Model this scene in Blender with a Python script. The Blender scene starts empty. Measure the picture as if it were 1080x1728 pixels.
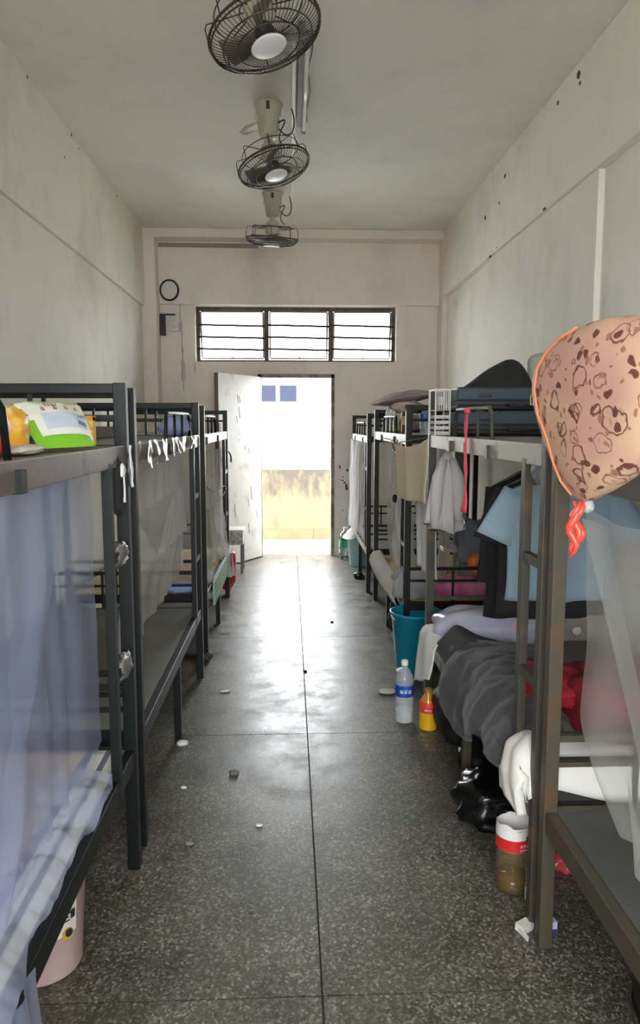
import bpy, bmesh, math, random
from mathutils import Vector, Matrix, noise
random.seed(7)
S = bpy.context.scene
COL = S.collection
PI = math.pi

# ------------------------------------------------------------------ camera
F_PX, CAM_H = 1260.0, 1.62
cam = bpy.data.cameras.new('camera'); camo = bpy.data.objects.new('camera', cam); COL.objects.link(camo)
cam.sensor_fit = 'VERTICAL'; cam.sensor_height = 36.0; cam.lens = F_PX / 1728.0 * 36.0
cam.clip_start = 0.05; cam.clip_end = 200
camo.location = (0, 0, CAM_H)
camo.rotation_euler = (PI/2 - math.atan(150/F_PX), 0, -math.radians(2.324))
S.camera = camo

# ------------------------------------------------------------------ world: bright overcast sky
w = bpy.data.worlds.new('overcast_sky'); S.world = w; w.use_nodes = True
bg = w.node_tree.nodes['Background']
bg.inputs['Color'].default_value = (0.93, 0.965, 1.0, 1); bg.inputs['Strength'].default_value = 5.0
# portals only guide the sampling of sky light through the openings of the room
def portal(name, loc, rot, sx, sy):
    l = bpy.data.lights.new(name, 'AREA'); l.shape = 'RECTANGLE'; l.size = sx; l.size_y = sy
    o = bpy.data.objects.new(name, l); COL.objects.link(o); o.location = loc; o.rotation_euler = rot
    l.cycles.is_portal = True
portal('door_portal', (0.08, 9.30, 1.1), (-PI/2, 0, 0), 0.9, 2.2)
portal('window_portal', (0.086, 9.30, 2.65), (-PI/2, 0, 0), 2.36, 0.62)
portal('rear_fill_portal', (0.05, -1.42, 1.775), (PI/2, 0, 0), 2.2, 1.65)
S.view_settings.view_transform = 'Standard'; S.view_settings.look = 'None'
S.view_settings.gamma = 1.0; S.view_settings.use_curve_mapping = False
S.view_settings.exposure = 2.15
S.cycles.max_bounces = 14; S.cycles.diffuse_bounces = 8; S.cycles.transparent_max_bounces = 24
S.cycles.sample_clamp_indirect = 6.0

# ------------------------------------------------------------------ materials
def lin(v):
    v /= 255.0
    return v/12.92 if v <= 0.04045 else ((v+0.055)/1.055)**2.4
def rgb(*c): return (lin(c[0]), lin(c[1]), lin(c[2]), 1)
MATS = {}
def mat(name, col, rough=0.6, metal=0.0, var=0.0, scale=6.0, col2=None, bump=0.0, bscale=None, spec=0.5, trans=0.0, lo=0.42, hi=0.62, alpha=1.0, sheen=0.0):
    """Principled material; col2 is mixed in by noise (wear, stains with their own shape)."""
    if name in MATS: return MATS[name]
    m = bpy.data.materials.new(name); m.use_nodes = True; MATS[name] = m
    nt = m.node_tree; b = nt.nodes['Principled BSDF']; L = nt.links.new
    b.inputs['Base Color'].default_value = col; b.inputs['Roughness'].default_value = rough
    b.inputs['Metallic'].default_value = metal; b.inputs['Specular IOR Level'].default_value = spec
    b.inputs['Transmission Weight'].default_value = trans; b.inputs['Alpha'].default_value = alpha
    if sheen: b.inputs['Sheen Weight'].default_value = sheen
    tc = nt.nodes.new('ShaderNodeTexCoord')
    if col2 or var:
        n = nt.nodes.new('ShaderNodeTexNoise'); n.inputs['Scale'].default_value = scale; n.inputs['Detail'].default_value = 6
        n.inputs['Roughness'].default_value = 0.6
        L(tc.outputs['Object'], n.inputs['Vector'])
        r = nt.nodes.new('ShaderNodeValToRGB'); L(n.outputs['Fac'], r.inputs['Fac'])
        r.color_ramp.elements[0].position = lo; r.color_ramp.elements[1].position = hi
        if col2 is None:
            c = col; col2 = (c[0]*(1-var), c[1]*(1-var), c[2]*(1-var), 1)
        r.color_ramp.elements[0].color = col2; r.color_ramp.elements[1].color = col
        L(r.outputs['Color'], b.inputs['Base Color'])
    if bump:
        n2 = nt.nodes.new('ShaderNodeTexNoise'); n2.inputs['Scale'].default_value = bscale or scale*4; n2.inputs['Detail'].default_value = 4
        L(tc.outputs['Object'], n2.inputs['Vector'])
        bp = nt.nodes.new('ShaderNodeBump'); bp.inputs['Strength'].default_value = bump; bp.inputs['Distance'].default_value = 0.01
        L(n2.outputs['Fac'], bp.inputs['Height']); L(bp.outputs['Normal'], b.inputs['Normal'])
    return m
def net_mat(name, col, cover=0.5):
    """Fine netting: part of the light passes straight through the holes, the rest meets white thread."""
    m = bpy.data.materials.new(name); m.use_nodes = True; MATS[name] = m
    nt = m.node_tree; nt.nodes.clear(); L = nt.links.new
    out = nt.nodes.new('ShaderNodeOutputMaterial')
    t = nt.nodes.new('ShaderNodeBsdfTransparent'); d = nt.nodes.new('ShaderNodeBsdfDiffuse'); tl = nt.nodes.new('ShaderNodeBsdfTranslucent')
    d.inputs['Color'].default_value = col; tl.inputs['Color'].default_value = col
    m1 = nt.nodes.new('ShaderNodeMixShader'); m1.inputs[0].default_value = 0.5; L(d.outputs[0], m1.inputs[1]); L(tl.outputs[0], m1.inputs[2])
    m2 = nt.nodes.new('ShaderNodeMixShader'); m2.inputs[0].default_value = cover; L(t.outputs[0], m2.inputs[1]); L(m1.outputs[0], m2.inputs[2])
    L(m2.outputs[0], out.inputs['Surface'])
    return m
def clear_mat(name, col, gloss=0.12, rough=0.05, tint=None):
    """Thin clear plastic or glass: transparent with a sharp reflection."""
    m = bpy.data.materials.new(name); m.use_nodes = True; MATS[name] = m
    nt = m.node_tree; nt.nodes.clear(); L = nt.links.new
    out = nt.nodes.new('ShaderNodeOutputMaterial')
    t = nt.nodes.new('ShaderNodeBsdfTransparent'); t.inputs['Color'].default_value = col
    g = nt.nodes.new('ShaderNodeBsdfGlossy'); g.inputs['Roughness'].default_value = rough
    fr = nt.nodes.new('ShaderNodeFresnel'); fr.inputs['IOR'].default_value = 1.45
    ma = nt.nodes.new('ShaderNodeMath'); ma.operation = 'ADD'; ma.use_clamp = True; ma.inputs[1].default_value = gloss
    L(fr.outputs[0], ma.inputs[0])
    mx = nt.nodes.new('ShaderNodeMixShader'); L(ma.outputs[0], mx.inputs[0]); L(t.outputs[0], mx.inputs[1]); L(g.outputs[0], mx.inputs[2])
    L(mx.outputs[0], out.inputs['Surface'])
    return m

# plaster with soft grey and rosy stains
def plaster(name, base, s1, s2):
    m = bpy.data.materials.new(name); m.use_nodes = True; MATS[name] = m
    nt = m.node_tree; b = nt.nodes['Principled BSDF']; L = nt.links.new
    tc = nt.nodes.new('ShaderNodeTexCoord')
    prev = None
    for sc, col, lo, hi, fac in ((0.9, s1, 0.50, 0.72, 0.62), (2.6, s2, 0.54, 0.74, 0.45), (9.0, s1, 0.60, 0.80, 0.35)):
        mp = nt.nodes.new('ShaderNodeMapping'); mp.inputs['Scale'].default_value = (1, 0.8, 0.6); mp.inputs['Location'].default_value = (sc, 3*sc, 0.3)
        L(tc.outputs['Object'], mp.inputs['Vector'])
        n = nt.nodes.new('ShaderNodeTexNoise'); n.inputs['Scale'].default_value = sc; n.inputs['Detail'].default_value = 8; n.inputs['Roughness'].default_value = 0.65
        L(mp.outputs[0], n.inputs['Vector'])
        mr = nt.nodes.new('ShaderNodeMapRange'); mr.inputs[1].default_value = lo; mr.inputs[2].default_value = hi; mr.inputs[3].default_value = 0; mr.inputs[4].default_value = fac
        L(n.outputs['Fac'], mr.inputs[0])
        mx = nt.nodes.new('ShaderNodeMix'); mx.data_type = 'RGBA'; L(mr.outputs[0], mx.inputs[0])
        if prev is None: mx.inputs[6].default_value = base
        else: L(prev, mx.inputs[6])
        mx.inputs[7].default_value = col; prev = mx.outputs[2]
    L(prev, b.inputs['Base Color']); b.inputs['Roughness'].default_value = 0.85; b.inputs['Specular IOR Level'].default_value = 0.25
    n2 = nt.nodes.new('ShaderNodeTexNoise'); n2.inputs['Scale'].default_value = 14; n2.inputs['Detail'].default_value = 5; L(tc.outputs['Object'], n2.inputs['Vector'])
    bp = nt.nodes.new('ShaderNodeBump'); bp.inputs['Strength'].default_value = 0.12; bp.inputs['Distance'].default_value = 0.02
    L(n2.outputs['Fac'], bp.inputs['Height']); L(bp.outputs[0], b.inputs['Normal'])
    return m
WALL = plaster('wall_plaster', rgb(224, 219, 208), rgb(172, 167, 156), rgb(194, 180, 172))
WALLF = plaster('door_wall_plaster', rgb(228, 220, 210), rgb(192, 182, 172), rgb(204, 190, 180))
WALLR = plaster('right_wall_plaster', rgb(232, 228, 219), rgb(192, 188, 178), rgb(206, 198, 188))
CEIL = plaster('ceiling_plaster', rgb(222, 219, 210), rgb(196, 194, 186), rgb(204, 196, 190))

def terrazzo():
    m = bpy.data.materials.new('terrazzo'); m.use_nodes = True
    nt = m.node_tree; b = nt.nodes['Principled BSDF']; L = nt.links.new
    tc = nt.nodes.new('ShaderNodeTexCoord')
    v = nt.nodes.new('ShaderNodeTexVoronoi'); v.inputs['Scale'].default_value = 125; L(tc.outputs['Object'], v.inputs['Vector'])
    r = nt.nodes.new('ShaderNodeValToRGB'); L(v.outputs['Color'], r.inputs['Fac'])
    e = r.color_ramp.elements; e[0].position = 0.0; e[0].color = rgb(66, 65, 60); e[1].position = 0.95; e[1].color = rgb(166, 161, 148)
    x = e.new(0.45); x.color = rgb(92, 89, 79); x = e.new(0.72); x.color = rgb(122, 117, 103)
    n = nt.nodes.new('ShaderNodeTexNoise'); n.inputs['Scale'].default_value = 2.2; n.inputs['Detail'].default_value = 8; n.inputs['Roughness'].default_value = 0.7
    L(tc.outputs['Object'], n.inputs['Vector'])
    r2 = nt.nodes.new('ShaderNodeValToRGB'); L(n.outputs['Fac'], r2.inputs['Fac'])
    r2.color_ramp.elements[0].position = 0.36; r2.color_ramp.elements[0].color = (0.55, 0.55, 0.55, 1)
    r2.color_ramp.elements[1].position = 0.66; r2.color_ramp.elements[1].color = (1.05, 1.05, 1.02, 1)
    mx = nt.nodes.new('ShaderNodeMix'); mx.data_type = 'RGBA'; mx.blend_type = 'MULTIPLY'; mx.inputs[0].default_value = 1
    L(r.outputs[0], mx.inputs[6]); L(r2.outputs[0], mx.inputs[7]); L(mx.outputs[2], b.inputs['Base Color'])
    n3 = nt.nodes.new('ShaderNodeTexNoise'); n3.inputs['Scale'].default_value = 5; n3.inputs['Detail'].default_value = 8; n3.inputs['Roughness'].default_value = 0.7
    L(tc.outputs['Object'], n3.inputs['Vector'])
    mr = nt.nodes.new('ShaderNodeMapRange'); mr.inputs[1].default_value = 0.3; mr.inputs[2].default_value = 0.7; mr.inputs[3].default_value = 0.24; mr.inputs[4].default_value = 0.52
    L(n3.outputs['Fac'], mr.inputs[0]); L(mr.outputs[0], b.inputs['Roughness'])
    b.inputs['Specular IOR Level'].default_value = 0.55
    n4 = nt.nodes.new('ShaderNodeTexNoise'); n4.inputs['Scale'].default_value = 18; n4.inputs['Detail'].default_value = 5; L(tc.outputs['Object'], n4.inputs['Vector'])
    bp = nt.nodes.new('ShaderNodeBump'); bp.inputs['Strength'].default_value = 0.06; bp.inputs['Distance'].default_value = 0.01
    L(n4.outputs['Fac'], bp.inputs['Height']); L(bp.outputs[0], b.inputs['Normal'])
    return m
TERR = terrazzo()
GROUT = mat('dark_joint', rgb(40, 38, 34), 0.9)

# ------------------------------------------------------------------ mesh builder
def chaikin(pts, n=3):
    pts = [Vector(p) for p in pts]
    for _ in range(n):
        q = [pts[0]]
        for a, b in zip(pts, pts[1:]): q += [a*.75+b*.25, a*.25+b*.75]
        pts = q + [pts[-1]]
    return pts
class MB:
    def __init__(s): s.v = []; s.f = []
    def add(s, vs, fs):
        o = len(s.v); s.v += [Vector(p) for p in vs]; s.f += [tuple(i+o for i in f) for f in fs]; return s
    def box(s, x0, x1, y0, y1, z0, z1):
        return s.add([(x0,y0,z0),(x1,y0,z0),(x1,y1,z0),(x0,y1,z0),(x0,y0,z1),(x1,y0,z1),(x1,y1,z1),(x0,y1,z1)],
                     [(0,3,2,1),(4,5,6,7),(0,1,5,4),(1,2,6,5),(2,3,7,6),(3,0,4,7)])
    def obox(s, c, sx, sy, sz, rot=(0,0,0)):
        from mathutils import Euler
        R = Euler(rot).to_matrix(); c = Vector(c); vs = []
        for z in (-1,1):
            for (x,y) in ((-1,-1),(1,-1),(1,1),(-1,1)): vs.append(c + R @ Vector((x*sx/2, y*sy/2, z*sz/2)))
        return s.add(vs, [(0,3,2,1),(4,5,6,7),(0,1,5,4),(1,2,6,5),(2,3,7,6),(3,0,4,7)])
    def bar(s, a, b, w, h=None):
        a = Vector(a); b = Vector(b); h = h or w; d = (b-a).normalized()
        up = Vector((0,0,1)) if abs(d.z) < 0.9 else Vector((0,1,0))
        x = d.cross(up).normalized()*w/2; y = x.cross(d).normalized()*h/2
        vs = [a-x-y, a+x-y, a+x+y, a-x+y, b-x-y, b+x-y, b+x+y, b-x+y]
        return s.add(vs, [(3,2,1,0),(4,5,6,7),(0,1,5,4),(1,2,6,5),(2,3,7,6),(3,0,4,7)])
    def tube(s, pts, r, seg=8, closed=False):
        pts = [Vector(p) for p in pts]; n = len(pts); vs = []; fs = []; up0 = None
        for i, p in enumerate(pts):
            if closed: d = pts[(i+1) % n] - pts[i-1]
            else: d = pts[min(i+1, n-1)] - pts[max(i-1, 0)]
            d.normalize()
            if up0 is None: up0 = Vector((0,0,1)) if abs(d.z) < 0.9 else Vector((0,1,0))
            x = d.cross(up0)
            if x.length < 1e-4: x = d.orthogonal()
            x.normalize(); y = x.cross(d).normalized(); up0 = y if not closed else up0
            rr = r[i] if isinstance(r, (list, tuple)) else r
            for k in range(seg):
                a = 2*PI*k/seg; vs.append(p + x*rr*math.cos(a) + y*rr*math.sin(a))
        for i in range(n if closed else n-1):
            j = (i+1) % n
            for k in range(seg):
                l = (k+1) % seg; fs.append((i*seg+k, i*seg+l, j*seg+l, j*seg+k))
        if not closed:
            fs.append(tuple(range(seg))[::-1]); fs.append(tuple((n-1)*seg+k for k in range(seg)))
        return s.add(vs, fs)
    def lathe(s, prof, c=(0,0,0), seg=24, M=None, sx=1, sy=1):
        c = Vector(c); vs = []; fs = []; n = len(prof)
        for (r, z) in prof:
            for k in range(seg):
                a = 2*PI*k/seg; p = Vector((r*math.cos(a)*sx, r*math.sin(a)*sy, z))
                if M is not None: p = M @ p
                vs.append(c+p)
        for i in range(n-1):
            for k in range(seg):
                l = (k+1) % seg; fs.append((i*seg+k, i*seg+l, (i+1)*seg+l, (i+1)*seg+k))
        if prof[0][0] > 1e-5: fs.append(tuple(range(seg))[::-1])
        if prof[-1][0] > 1e-5: fs.append(tuple((n-1)*seg+k for k in range(seg)))
        return s.add(vs, fs)
    def shell(s, prof, c=(0,0,0), seg=24, M=None, sx=1, sy=1):
        """open lathe: no end caps"""
        o = len(s.f); s.lathe(prof, c, seg, M, sx, sy)
        s.f = s.f[:o] + [f for f in s.f[o:] if len(f) == 4]; return s
    def wire(s, pts, r, seg=8):
        return s.tube(chaikin(pts), r, seg)
    def grid(s, fn, nu, nv):
        vs = [fn(i/nu, j/nv) for j in range(nv+1) for i in range(nu+1)]; fs = []
        for j in range(nv):
            for i in range(nu):
                a = j*(nu+1)+i; fs.append((a, a+1, a+nu+2, a+nu+1))
        return s.add(vs, fs)
    def loft(s, rings, cap=True):
        n = len(rings[0]); vs = [p for r in rings for p in r]; fs = []
        for i in range(len(rings)-1):
            for k in range(n):
                l = (k+1) % n; fs.append((i*n+k, i*n+l, (i+1)*n+l, (i+1)*n+k))
        if cap:
            fs.append(tuple(range(n))[::-1]); fs.append(tuple((len(rings)-1)*n+k for k in range(n)))
        return s.add(vs, fs)
    def build(s, name, m, parent=None, origin=None, smooth=False, bevel=0.0, solid=0.0, sub=0):
        if parent is not None: origin = world_loc(parent)
        elif origin is None:
            lo = [min(p[i] for p in s.v) for i in range(3)]; hi = [max(p[i] for p in s.v) for i in range(3)]
            origin = Vector(((lo[0]+hi[0])/2, (lo[1]+hi[1])/2, lo[2]))
        origin = Vector(origin)
        me = bpy.data.meshes.new(name)
        me.from_pydata([tuple(p-origin) for p in s.v], [], s.f); me.update()
        bm = bmesh.new(); bm.from_mesh(me); bmesh.ops.recalc_face_normals(bm, faces=bm.faces); bm.to_mesh(me); bm.free()
        if m is not None: me.materials.append(m)
        if smooth:
            for p in me.polygons: p.use_smooth = True
        o = bpy.data.objects.new(name, me); COL.objects.link(o)
        if parent is not None: o.parent = parent; WL[o] = origin
        else: o.location = origin; WL[o] = origin
        if bevel:
            b = o.modifiers.new('bevel', 'BEVEL'); b.width = bevel; b.segments = 2; b.limit_method = 'ANGLE'
        if solid:
            b = o.modifiers.new('solid', 'SOLIDIFY'); b.thickness = solid; b.offset = 0
        if sub:
            b = o.modifiers.new('sub', 'SUBSURF'); b.levels = sub; b.render_levels = sub
        return o
WL = {}
def world_loc(o): return WL.get(o, Vector((0,0,0)))
def tag(o, label, cat, group=None, kind=None):
    o['label'] = label; o['category'] = cat
    if group: o['group'] = group
    if kind: o['kind'] = kind
    return o
def thing(name, loc, label, cat, group=None):
    o = bpy.data.objects.new(name, None); COL.objects.link(o); o.location = loc; o.empty_display_size = 0.1
    WL[o] = Vector(loc); return tag(o, label, cat, group)
def struct(name, mb, m, parent=None, **k):
    o = mb.build(name, m, parent, origin=None if parent else (0,0,0), **k)
    if parent is None: o['kind'] = 'structure'
    return o
def nz(p, sc=1.0, seed=0.0): return noise.noise(Vector(p)*sc + Vector((seed, seed*1.7, seed*0.3)))
def patch(p00, p10, p11, p01, nu=24, nv=24, folds=0, amp=0.02, nrm=(1,0,0), rough=0.01, rs=5.0, seed=0.0, grow=True, pinch=0.0, sag=0.0):
    """A hanging sheet between four corners (u along the top, v downward) with pleats along the normal."""
    a, b, c, d = map(Vector, (p00, p10, p11, p01)); nrm = Vector(nrm).normalized()
    def fn(u, v):
        uu = u
        p = (a*(1-uu)+b*uu)*(1-v) + (d*(1-uu)+c*uu)*v
        k = (0.25+0.75*v) if grow else 1.0
        ph = folds*2*PI*(u + 0.06*math.sin(3*u*PI+seed)) + 0.8*math.sin(v*2.2+seed)
        off = amp*k*math.sin(ph) + rough*nz(p, rs, seed) + rough*0.5*nz(p, rs*2.7, seed+3)
        q = p + nrm*off; q.z -= sag*4*u*(1-u)*(1-v)
        return q
    return MB().grid(fn, nu, nv)
def lump(c, r, seed=0.0, amp=0.15, sc=2.0, nu=28, nv=16, e1=0.8, e2=0.8, M=None, flat=None, fold=0.0, fsc=6.0):
    """Soft bag or pillow: a superellipsoid pushed about by noise; flat = height at which it rests."""
    c = Vector(c); m = MB()
    def sp(x, e): return math.copysign(abs(x)**e, x)
    def fn(u, v):
        a = 2*PI*u; t = PI*(v-0.5)
        p = Vector((r[0]*sp(math.cos(t), e1)*sp(math.cos(a), e2), r[1]*sp(math.cos(t), e1)*sp(math.sin(a), e2), r[2]*sp(math.sin(t), e1)))
        d = Vector((p.x/r[0], p.y/r[1], p.z/r[2]))
        k = 1 + amp*nz(d, sc, seed) + fold*abs(nz(d, fsc, seed+5))
        p = p*k
        if M is not None: p = M @ p
        q = c+p
        if flat is not None and q.z < flat: q.z = flat + 0.002*nz(q, 20)
        return q
    vs = []; fs = []
    for j in range(nv+1):
        for i in range(nu): vs.append(fn(i/nu, j/nv))
    for j in range(nv):
        for i in range(nu):
            l = (i+1) % nu; fs.append((j*nu+i, j*nu+l, (j+1)*nu+l, (j+1)*nu+i))
    m.add(vs, fs); return m
def glyphs(o3, ux, uz, n, size, nrm, seed=1, lift=0.0012, gap=1.15):
    """Print: a row of small character-like stroke clusters on a surface."""
    rnd = random.Random(seed); m = MB(); o3 = Vector(o3); ux = Vector(ux).normalized(); uz = Vector(uz).normalized(); nrm = Vector(nrm).normalized()
    def stroke(x0, z0, x1, z1, w):
        a = o3 + ux*x0 + uz*z0 + nrm*lift; b = o3 + ux*x1 + uz*z1 + nrm*lift
        d = (b-a).normalized(); s = d.cross(nrm)*w/2
        m.add([a-s, a+s, b+s, b-s], [(0,1,2,3)])
    for i in range(n):
        bx = i*size*gap; w = size*0.12
        for k in range(3): z = size*(0.12+0.36*k); stroke(bx+size*rnd.uniform(0,.15), z, bx+size*rnd.uniform(.8,1), z, w)
        stroke(bx+size*rnd.choice((.3,.5,.6)), 0, bx+size*.5, size, w)
        if rnd.random() < .6: stroke(bx+.05*size, size*.5, bx+.35*size, 0, w)
        if rnd.random() < .6: stroke(bx+.95*size, size*.5, bx+.65*size, 0, w)
    return m

# ------------------------------------------------------------------ the room
XWL, XWR = -1.70, 1.83          # walls below the beams
XBL, XBR = -1.635, 1.765        # faces of the long beams
ZC, YB, YF = 3.80, -1.3, 9.035  # ceiling, rear wall, door wall
# floor slab with cast terrazzo panels
floor = struct('floor', MB().box(XWL-.2, XWR+.2, YB-.2, YF+.24, -.10, -.006), GROUT)
ys = [YB, .14, 1.948, 3.757, 5.545, 7.33, YF+.0]; xs = [XWL, .086, XWR]
J = .003
for i in range(len(ys)-1):
    for k in range(2):
        MB().box(xs[k]+J, xs[k+1]-J, ys[i]+J, ys[i+1]-J, -.006, 0).build('panel', TERR, floor)
MB().box(-.37+.004, .535-.004, YF+J, YF+.2, -.006, 0.0).build('panel', TERR, floor)
wl = struct('wall_left', MB().box(XWL-.2, XWL, YB, YF+.2, 0, ZC), WALL)
wr = struct('wall_right', MB().box(XWR, XWR+.2, YB, YF+.2, 0, ZC), WALLR)
struct('wall_left_beam', MB().box(XWL, XBL, YB, 8.76, 2.94, ZC), WALL, wl, bevel=.008)
struct('wall_right_beam', MB().box(XBR, XWR, YB, 8.76, 3.08, ZC), WALLR, wr, bevel=.008)
struct('wall_left_pilaster', MB().box(XWL, XWL+.035, 4.42, 8.76, 0, 2.94), WALL, wl, bevel=.004)
struct('wall_right_pilaster', MB().box(XWR-.04, XWR, 4.44, 6.85, 0, 3.08), WALLR, wr, bevel=.004)
struct('ceiling', MB().box(XWL-.2, XWR+.2, YB-.2, YF+.24, ZC, ZC+.15), CEIL)
# door wall: door opening, window opening
DX0, DX1, DZ = -.37, .535, 2.195
WX0, WX1, WZ0, WZ1 = -1.105, 1.277, 2.345, 2.995
WD = .08     # set-back of the window in its reveal
m = MB()
m.box(XWL, DX0, YF, YF+.2, 0, WZ0); m.box(DX1, XWR, YF, YF+.2, 0, WZ0); m.box(DX0, DX1, YF, YF+.2, DZ, WZ0)
m.box(XWL, WX0, YF, YF+.2, WZ0, ZC); m.box(WX1, XWR, YF, YF+.2, WZ0, ZC); m.box(WX0, WX1, YF, YF+.2, WZ1, ZC)
wf = struct('wall_front', m, WALLF)
struct('wall_front_beam', MB().box(XWL, XWR, YF-.06, YF, 2.995, ZC), WALLF, wf, bevel=.006)
struct('wall_front_crossbeam', MB().box(XWL, XWR, 8.76, YF-.06, 3.70, ZC), WALLF, wf, bevel=.006)
struct('wall_front_pier', MB().box(XWL, -1.508, 8.76, YF, 0, 3.70), WALLF, wf, bevel=.006)
struct('wall_front_pier', MB().box(1.765, XWR, 8.76, YF, 0, 3.70), WALLF, wf, bevel=.006)
struct('wall_front_crack_repair', MB().bar((-1.50, YF-.062, 3.66), (-.35, YF-.062, 3.655), .006, .05), mat('grey_mortar', rgb(150,140,130), .9), wf)
CHIP = mat('dark_wall_chip', rgb(86, 72, 62), .9)
rc = random.Random(3)
for k in range(16):
    x = rc.uniform(.60, .76); z = rc.choice((rc.uniform(.35, 1.25), rc.uniform(.8, 1.15))); r = rc.uniform(.006, .018)
    lump((x, YF-.001, z), (r, .003, r*rc.uniform(.5, 1.6)), k, .5, 2, 10, 6).build('paint_chip', CHIP, wf)
for (x, y, z, r) in ((XBR, 4.75, 3.72, .022), (XBR, 4.72, 3.66, .012), (XBR, 5.1, 3.70, .014), (XBR, 6.3, 3.62, .02), (XBR, 6.9, 3.45, .02), (XBR, 6.45, 3.45, .014)):
    lump((x, y, z), (.003, r*1.3, r), y, .5, 2, 10, 6).build('paint_chip', CHIP, wr)
for (y, z, r) in ((6.7, 3.07, .02), (6.5, 3.10, .012), (7.9, 3.10, .012), (5.3, 3.09, .02)): lump((XBR+.002, y, z), (.003, r*2, r*.6), y, .5, 2, 10, 6).build('paint_chip', CHIP, wr)
for (y, z, r) in ((5.05, 3.78, .012), (6.0, 3.78, .014), (6.2, 3.75, .008), (7.5, 3.77, .010), (5.8, 3.55, .010)): lump((XBL, y, z), (.003, r, r), y, .5, 2, 10, 6).build('paint_chip', CHIP, wl)
# rear wall behind the camera with an assumed wide opening, added for fill light
m = MB(); RX0, RX1, RZ0, RZ1 = -1.05, 1.15, .95, 2.6
m.box(XWL-.2, RX0, YB-.2, YB, 0, ZC); m.box(RX1, XWR+.2, YB-.2, YB, 0, ZC); m.box(RX0, RX1, YB-.2, YB, 0, RZ0); m.box(RX0, RX1, YB-.2, YB, RZ1, ZC)
struct('wall_back', m, WALL)

# ------------------------------------------------------------------ window over the door
FRAME = mat('window_steel', rgb(92, 80, 70), .55, .1, col2=rgb(66, 52, 44), scale=9)
GLASS = clear_mat('thin_glass', (0.93, 0.96, 0.97, 1), .02, .03)
win = struct('window_1', MB().box(WX0, WX1, YF+.05+WD, YF+.10+WD, WZ0, WZ0+.03).box(WX0, WX1, YF+.05+WD, YF+.10+WD, WZ1-.045, WZ1), FRAME)
for x, wd in ((WX0+.02, .04), (-.27, .055), (.50, .055), (WX1-.02, .04)):
    MB().box(x-wd/2, x+wd/2, YF+.05+WD, YF+.10+WD, WZ0+.03, WZ1-.045).build('mullion', FRAME, win)
WIRE = mat('dark_steel_bar', rgb(60, 52, 48), .5, .4)
for (x0, x1) in ((WX0+.04, -.30), (-.24, .47), (.53, WX1-.04)):
    for z in (.14, .28, .42):
        MB().tube([(x0-.02, YF+.035+WD, WZ0+z+.02), (x1+.02, YF+.035+WD, WZ0+z+.005)], .013, 8).build('security_bar', WIRE, win)
    # top-hung sash, pushed a little outward at the bottom
    a = math.radians(9); M = Matrix.Rotation(a, 3, 'X'); pv = Vector((0, YF+.08+WD, WZ1-.05)); h = WZ1-WZ0-.10
    def tr(x, z): p = M @ Vector((0, 0, -z)); return Vector((x, pv.y - p.y*-1, pv.z + p.z))
    sash = MB(); P = [tr(x0+.01, .0), tr(x1-.01, .0), tr(x1-.01, h), tr(x0+.01, h)]
    for i in range(4): sash.bar(P[i], P[(i+1) % 4], .022, .022)
    so = sash.build('sash', mat('sash_paint', rgb(150, 140, 130), .6), win)
    MB().add(P, [(0, 1, 2, 3)]).build('pane', GLASS, so, solid=.004)
    MB().tube([((x0+x1)/2, YF+.06+WD, WZ0+.035), ((x0+x1)/2+.012, YF+.07+WD, WZ0+.075), ((x0+x1)/2+.02, YF+.12+WD, WZ0+.06)], .005, 6).build('sash_stay', WIRE, win)
# frame of the added, unseen window that lets in the rear fill light
rw = struct('rear_fill_window', MB().box(RX0, RX1, YB-.13, YB-.08, RZ0, RZ0+.04).box(RX0, RX1, YB-.13, YB-.08, RZ1-.04, RZ1), FRAME)
for x in (RX0+.02, -.35, .45, RX1-.02): MB().box(x-.025, x+.025, YB-.13, YB-.08, RZ0+.04, RZ1-.04).build('mullion', FRAME, rw)

# ------------------------------------------------------------------ door
DOORF = mat('door_frame_paint', rgb(150, 136, 124), .6, col2=rgb(96, 78, 66), scale=7)
df = struct('trim_1', MB().box(DX0-.005, DX0+.035, YF-.012, YF+.12, 0, DZ).box(DX1-.035, DX1+.005, YF-.012, YF+.12, 0, DZ).box(DX0-.005, DX1+.005, YF-.012, YF+.12, DZ-.04, DZ+.005), DOORF)
struct('strike_plate', MB().box(DX1-.045, DX1-.033, YF-.016, YF+.03, 1.03, 1.22), mat('worn_metal', rgb(176, 172, 166), .35, .8), df)
LEAF = mat('door_paint', rgb(212, 211, 204), .5, col2=rgb(184, 182, 174), scale=5, lo=.30, hi=.46, bump=.1)
hx, hy, ox, oy = DX0+.03, YF-.03, -.775, 8.25
dd = Vector((ox-hx, oy-hy, 0)); LW = dd.length; dd.normalize(); dn = Vector((-dd.y, dd.x, 0))    # dn points away from the aisle
if dn.x > 0: dn = -dn
def leafbox(u0, u1, t0, t1, z0, z1):
    vs = []
    for z in (z0, z1):
        for (u, t) in ((u0, t0), (u1, t0), (u1, t1), (u0, t1)): vs.append(Vector((hx, hy, z)) + dd*u + dn*t)
    return MB().add(vs, [(0,3,2,1),(4,5,6,7),(0,1,5,4),(1,2,6,5),(2,3,7,6),(3,0,4,7)])
leaf = struct('door_1', leafbox(0, LW, 0, .045, .012, 2.165), LEAF, bevel=.003)
DARK = mat('dark_metal', rgb(70, 62, 56), .45, .6)
leafbox(LW-.004, LW+.002, -.002, .047, .012, 2.165).build('edge_strip', mat('bare_door_edge', rgb(110, 92, 78), .7), leaf)
leafbox(LW-.03, LW+.006, -.012, .0, .95, 1.62).build('lock_strip', mat('grey_steel', rgb(120, 116, 110), .5, .6), leaf)
hp = lambda u, t, z: Vector((hx, hy, z)) + dd*u + dn*t
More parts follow.
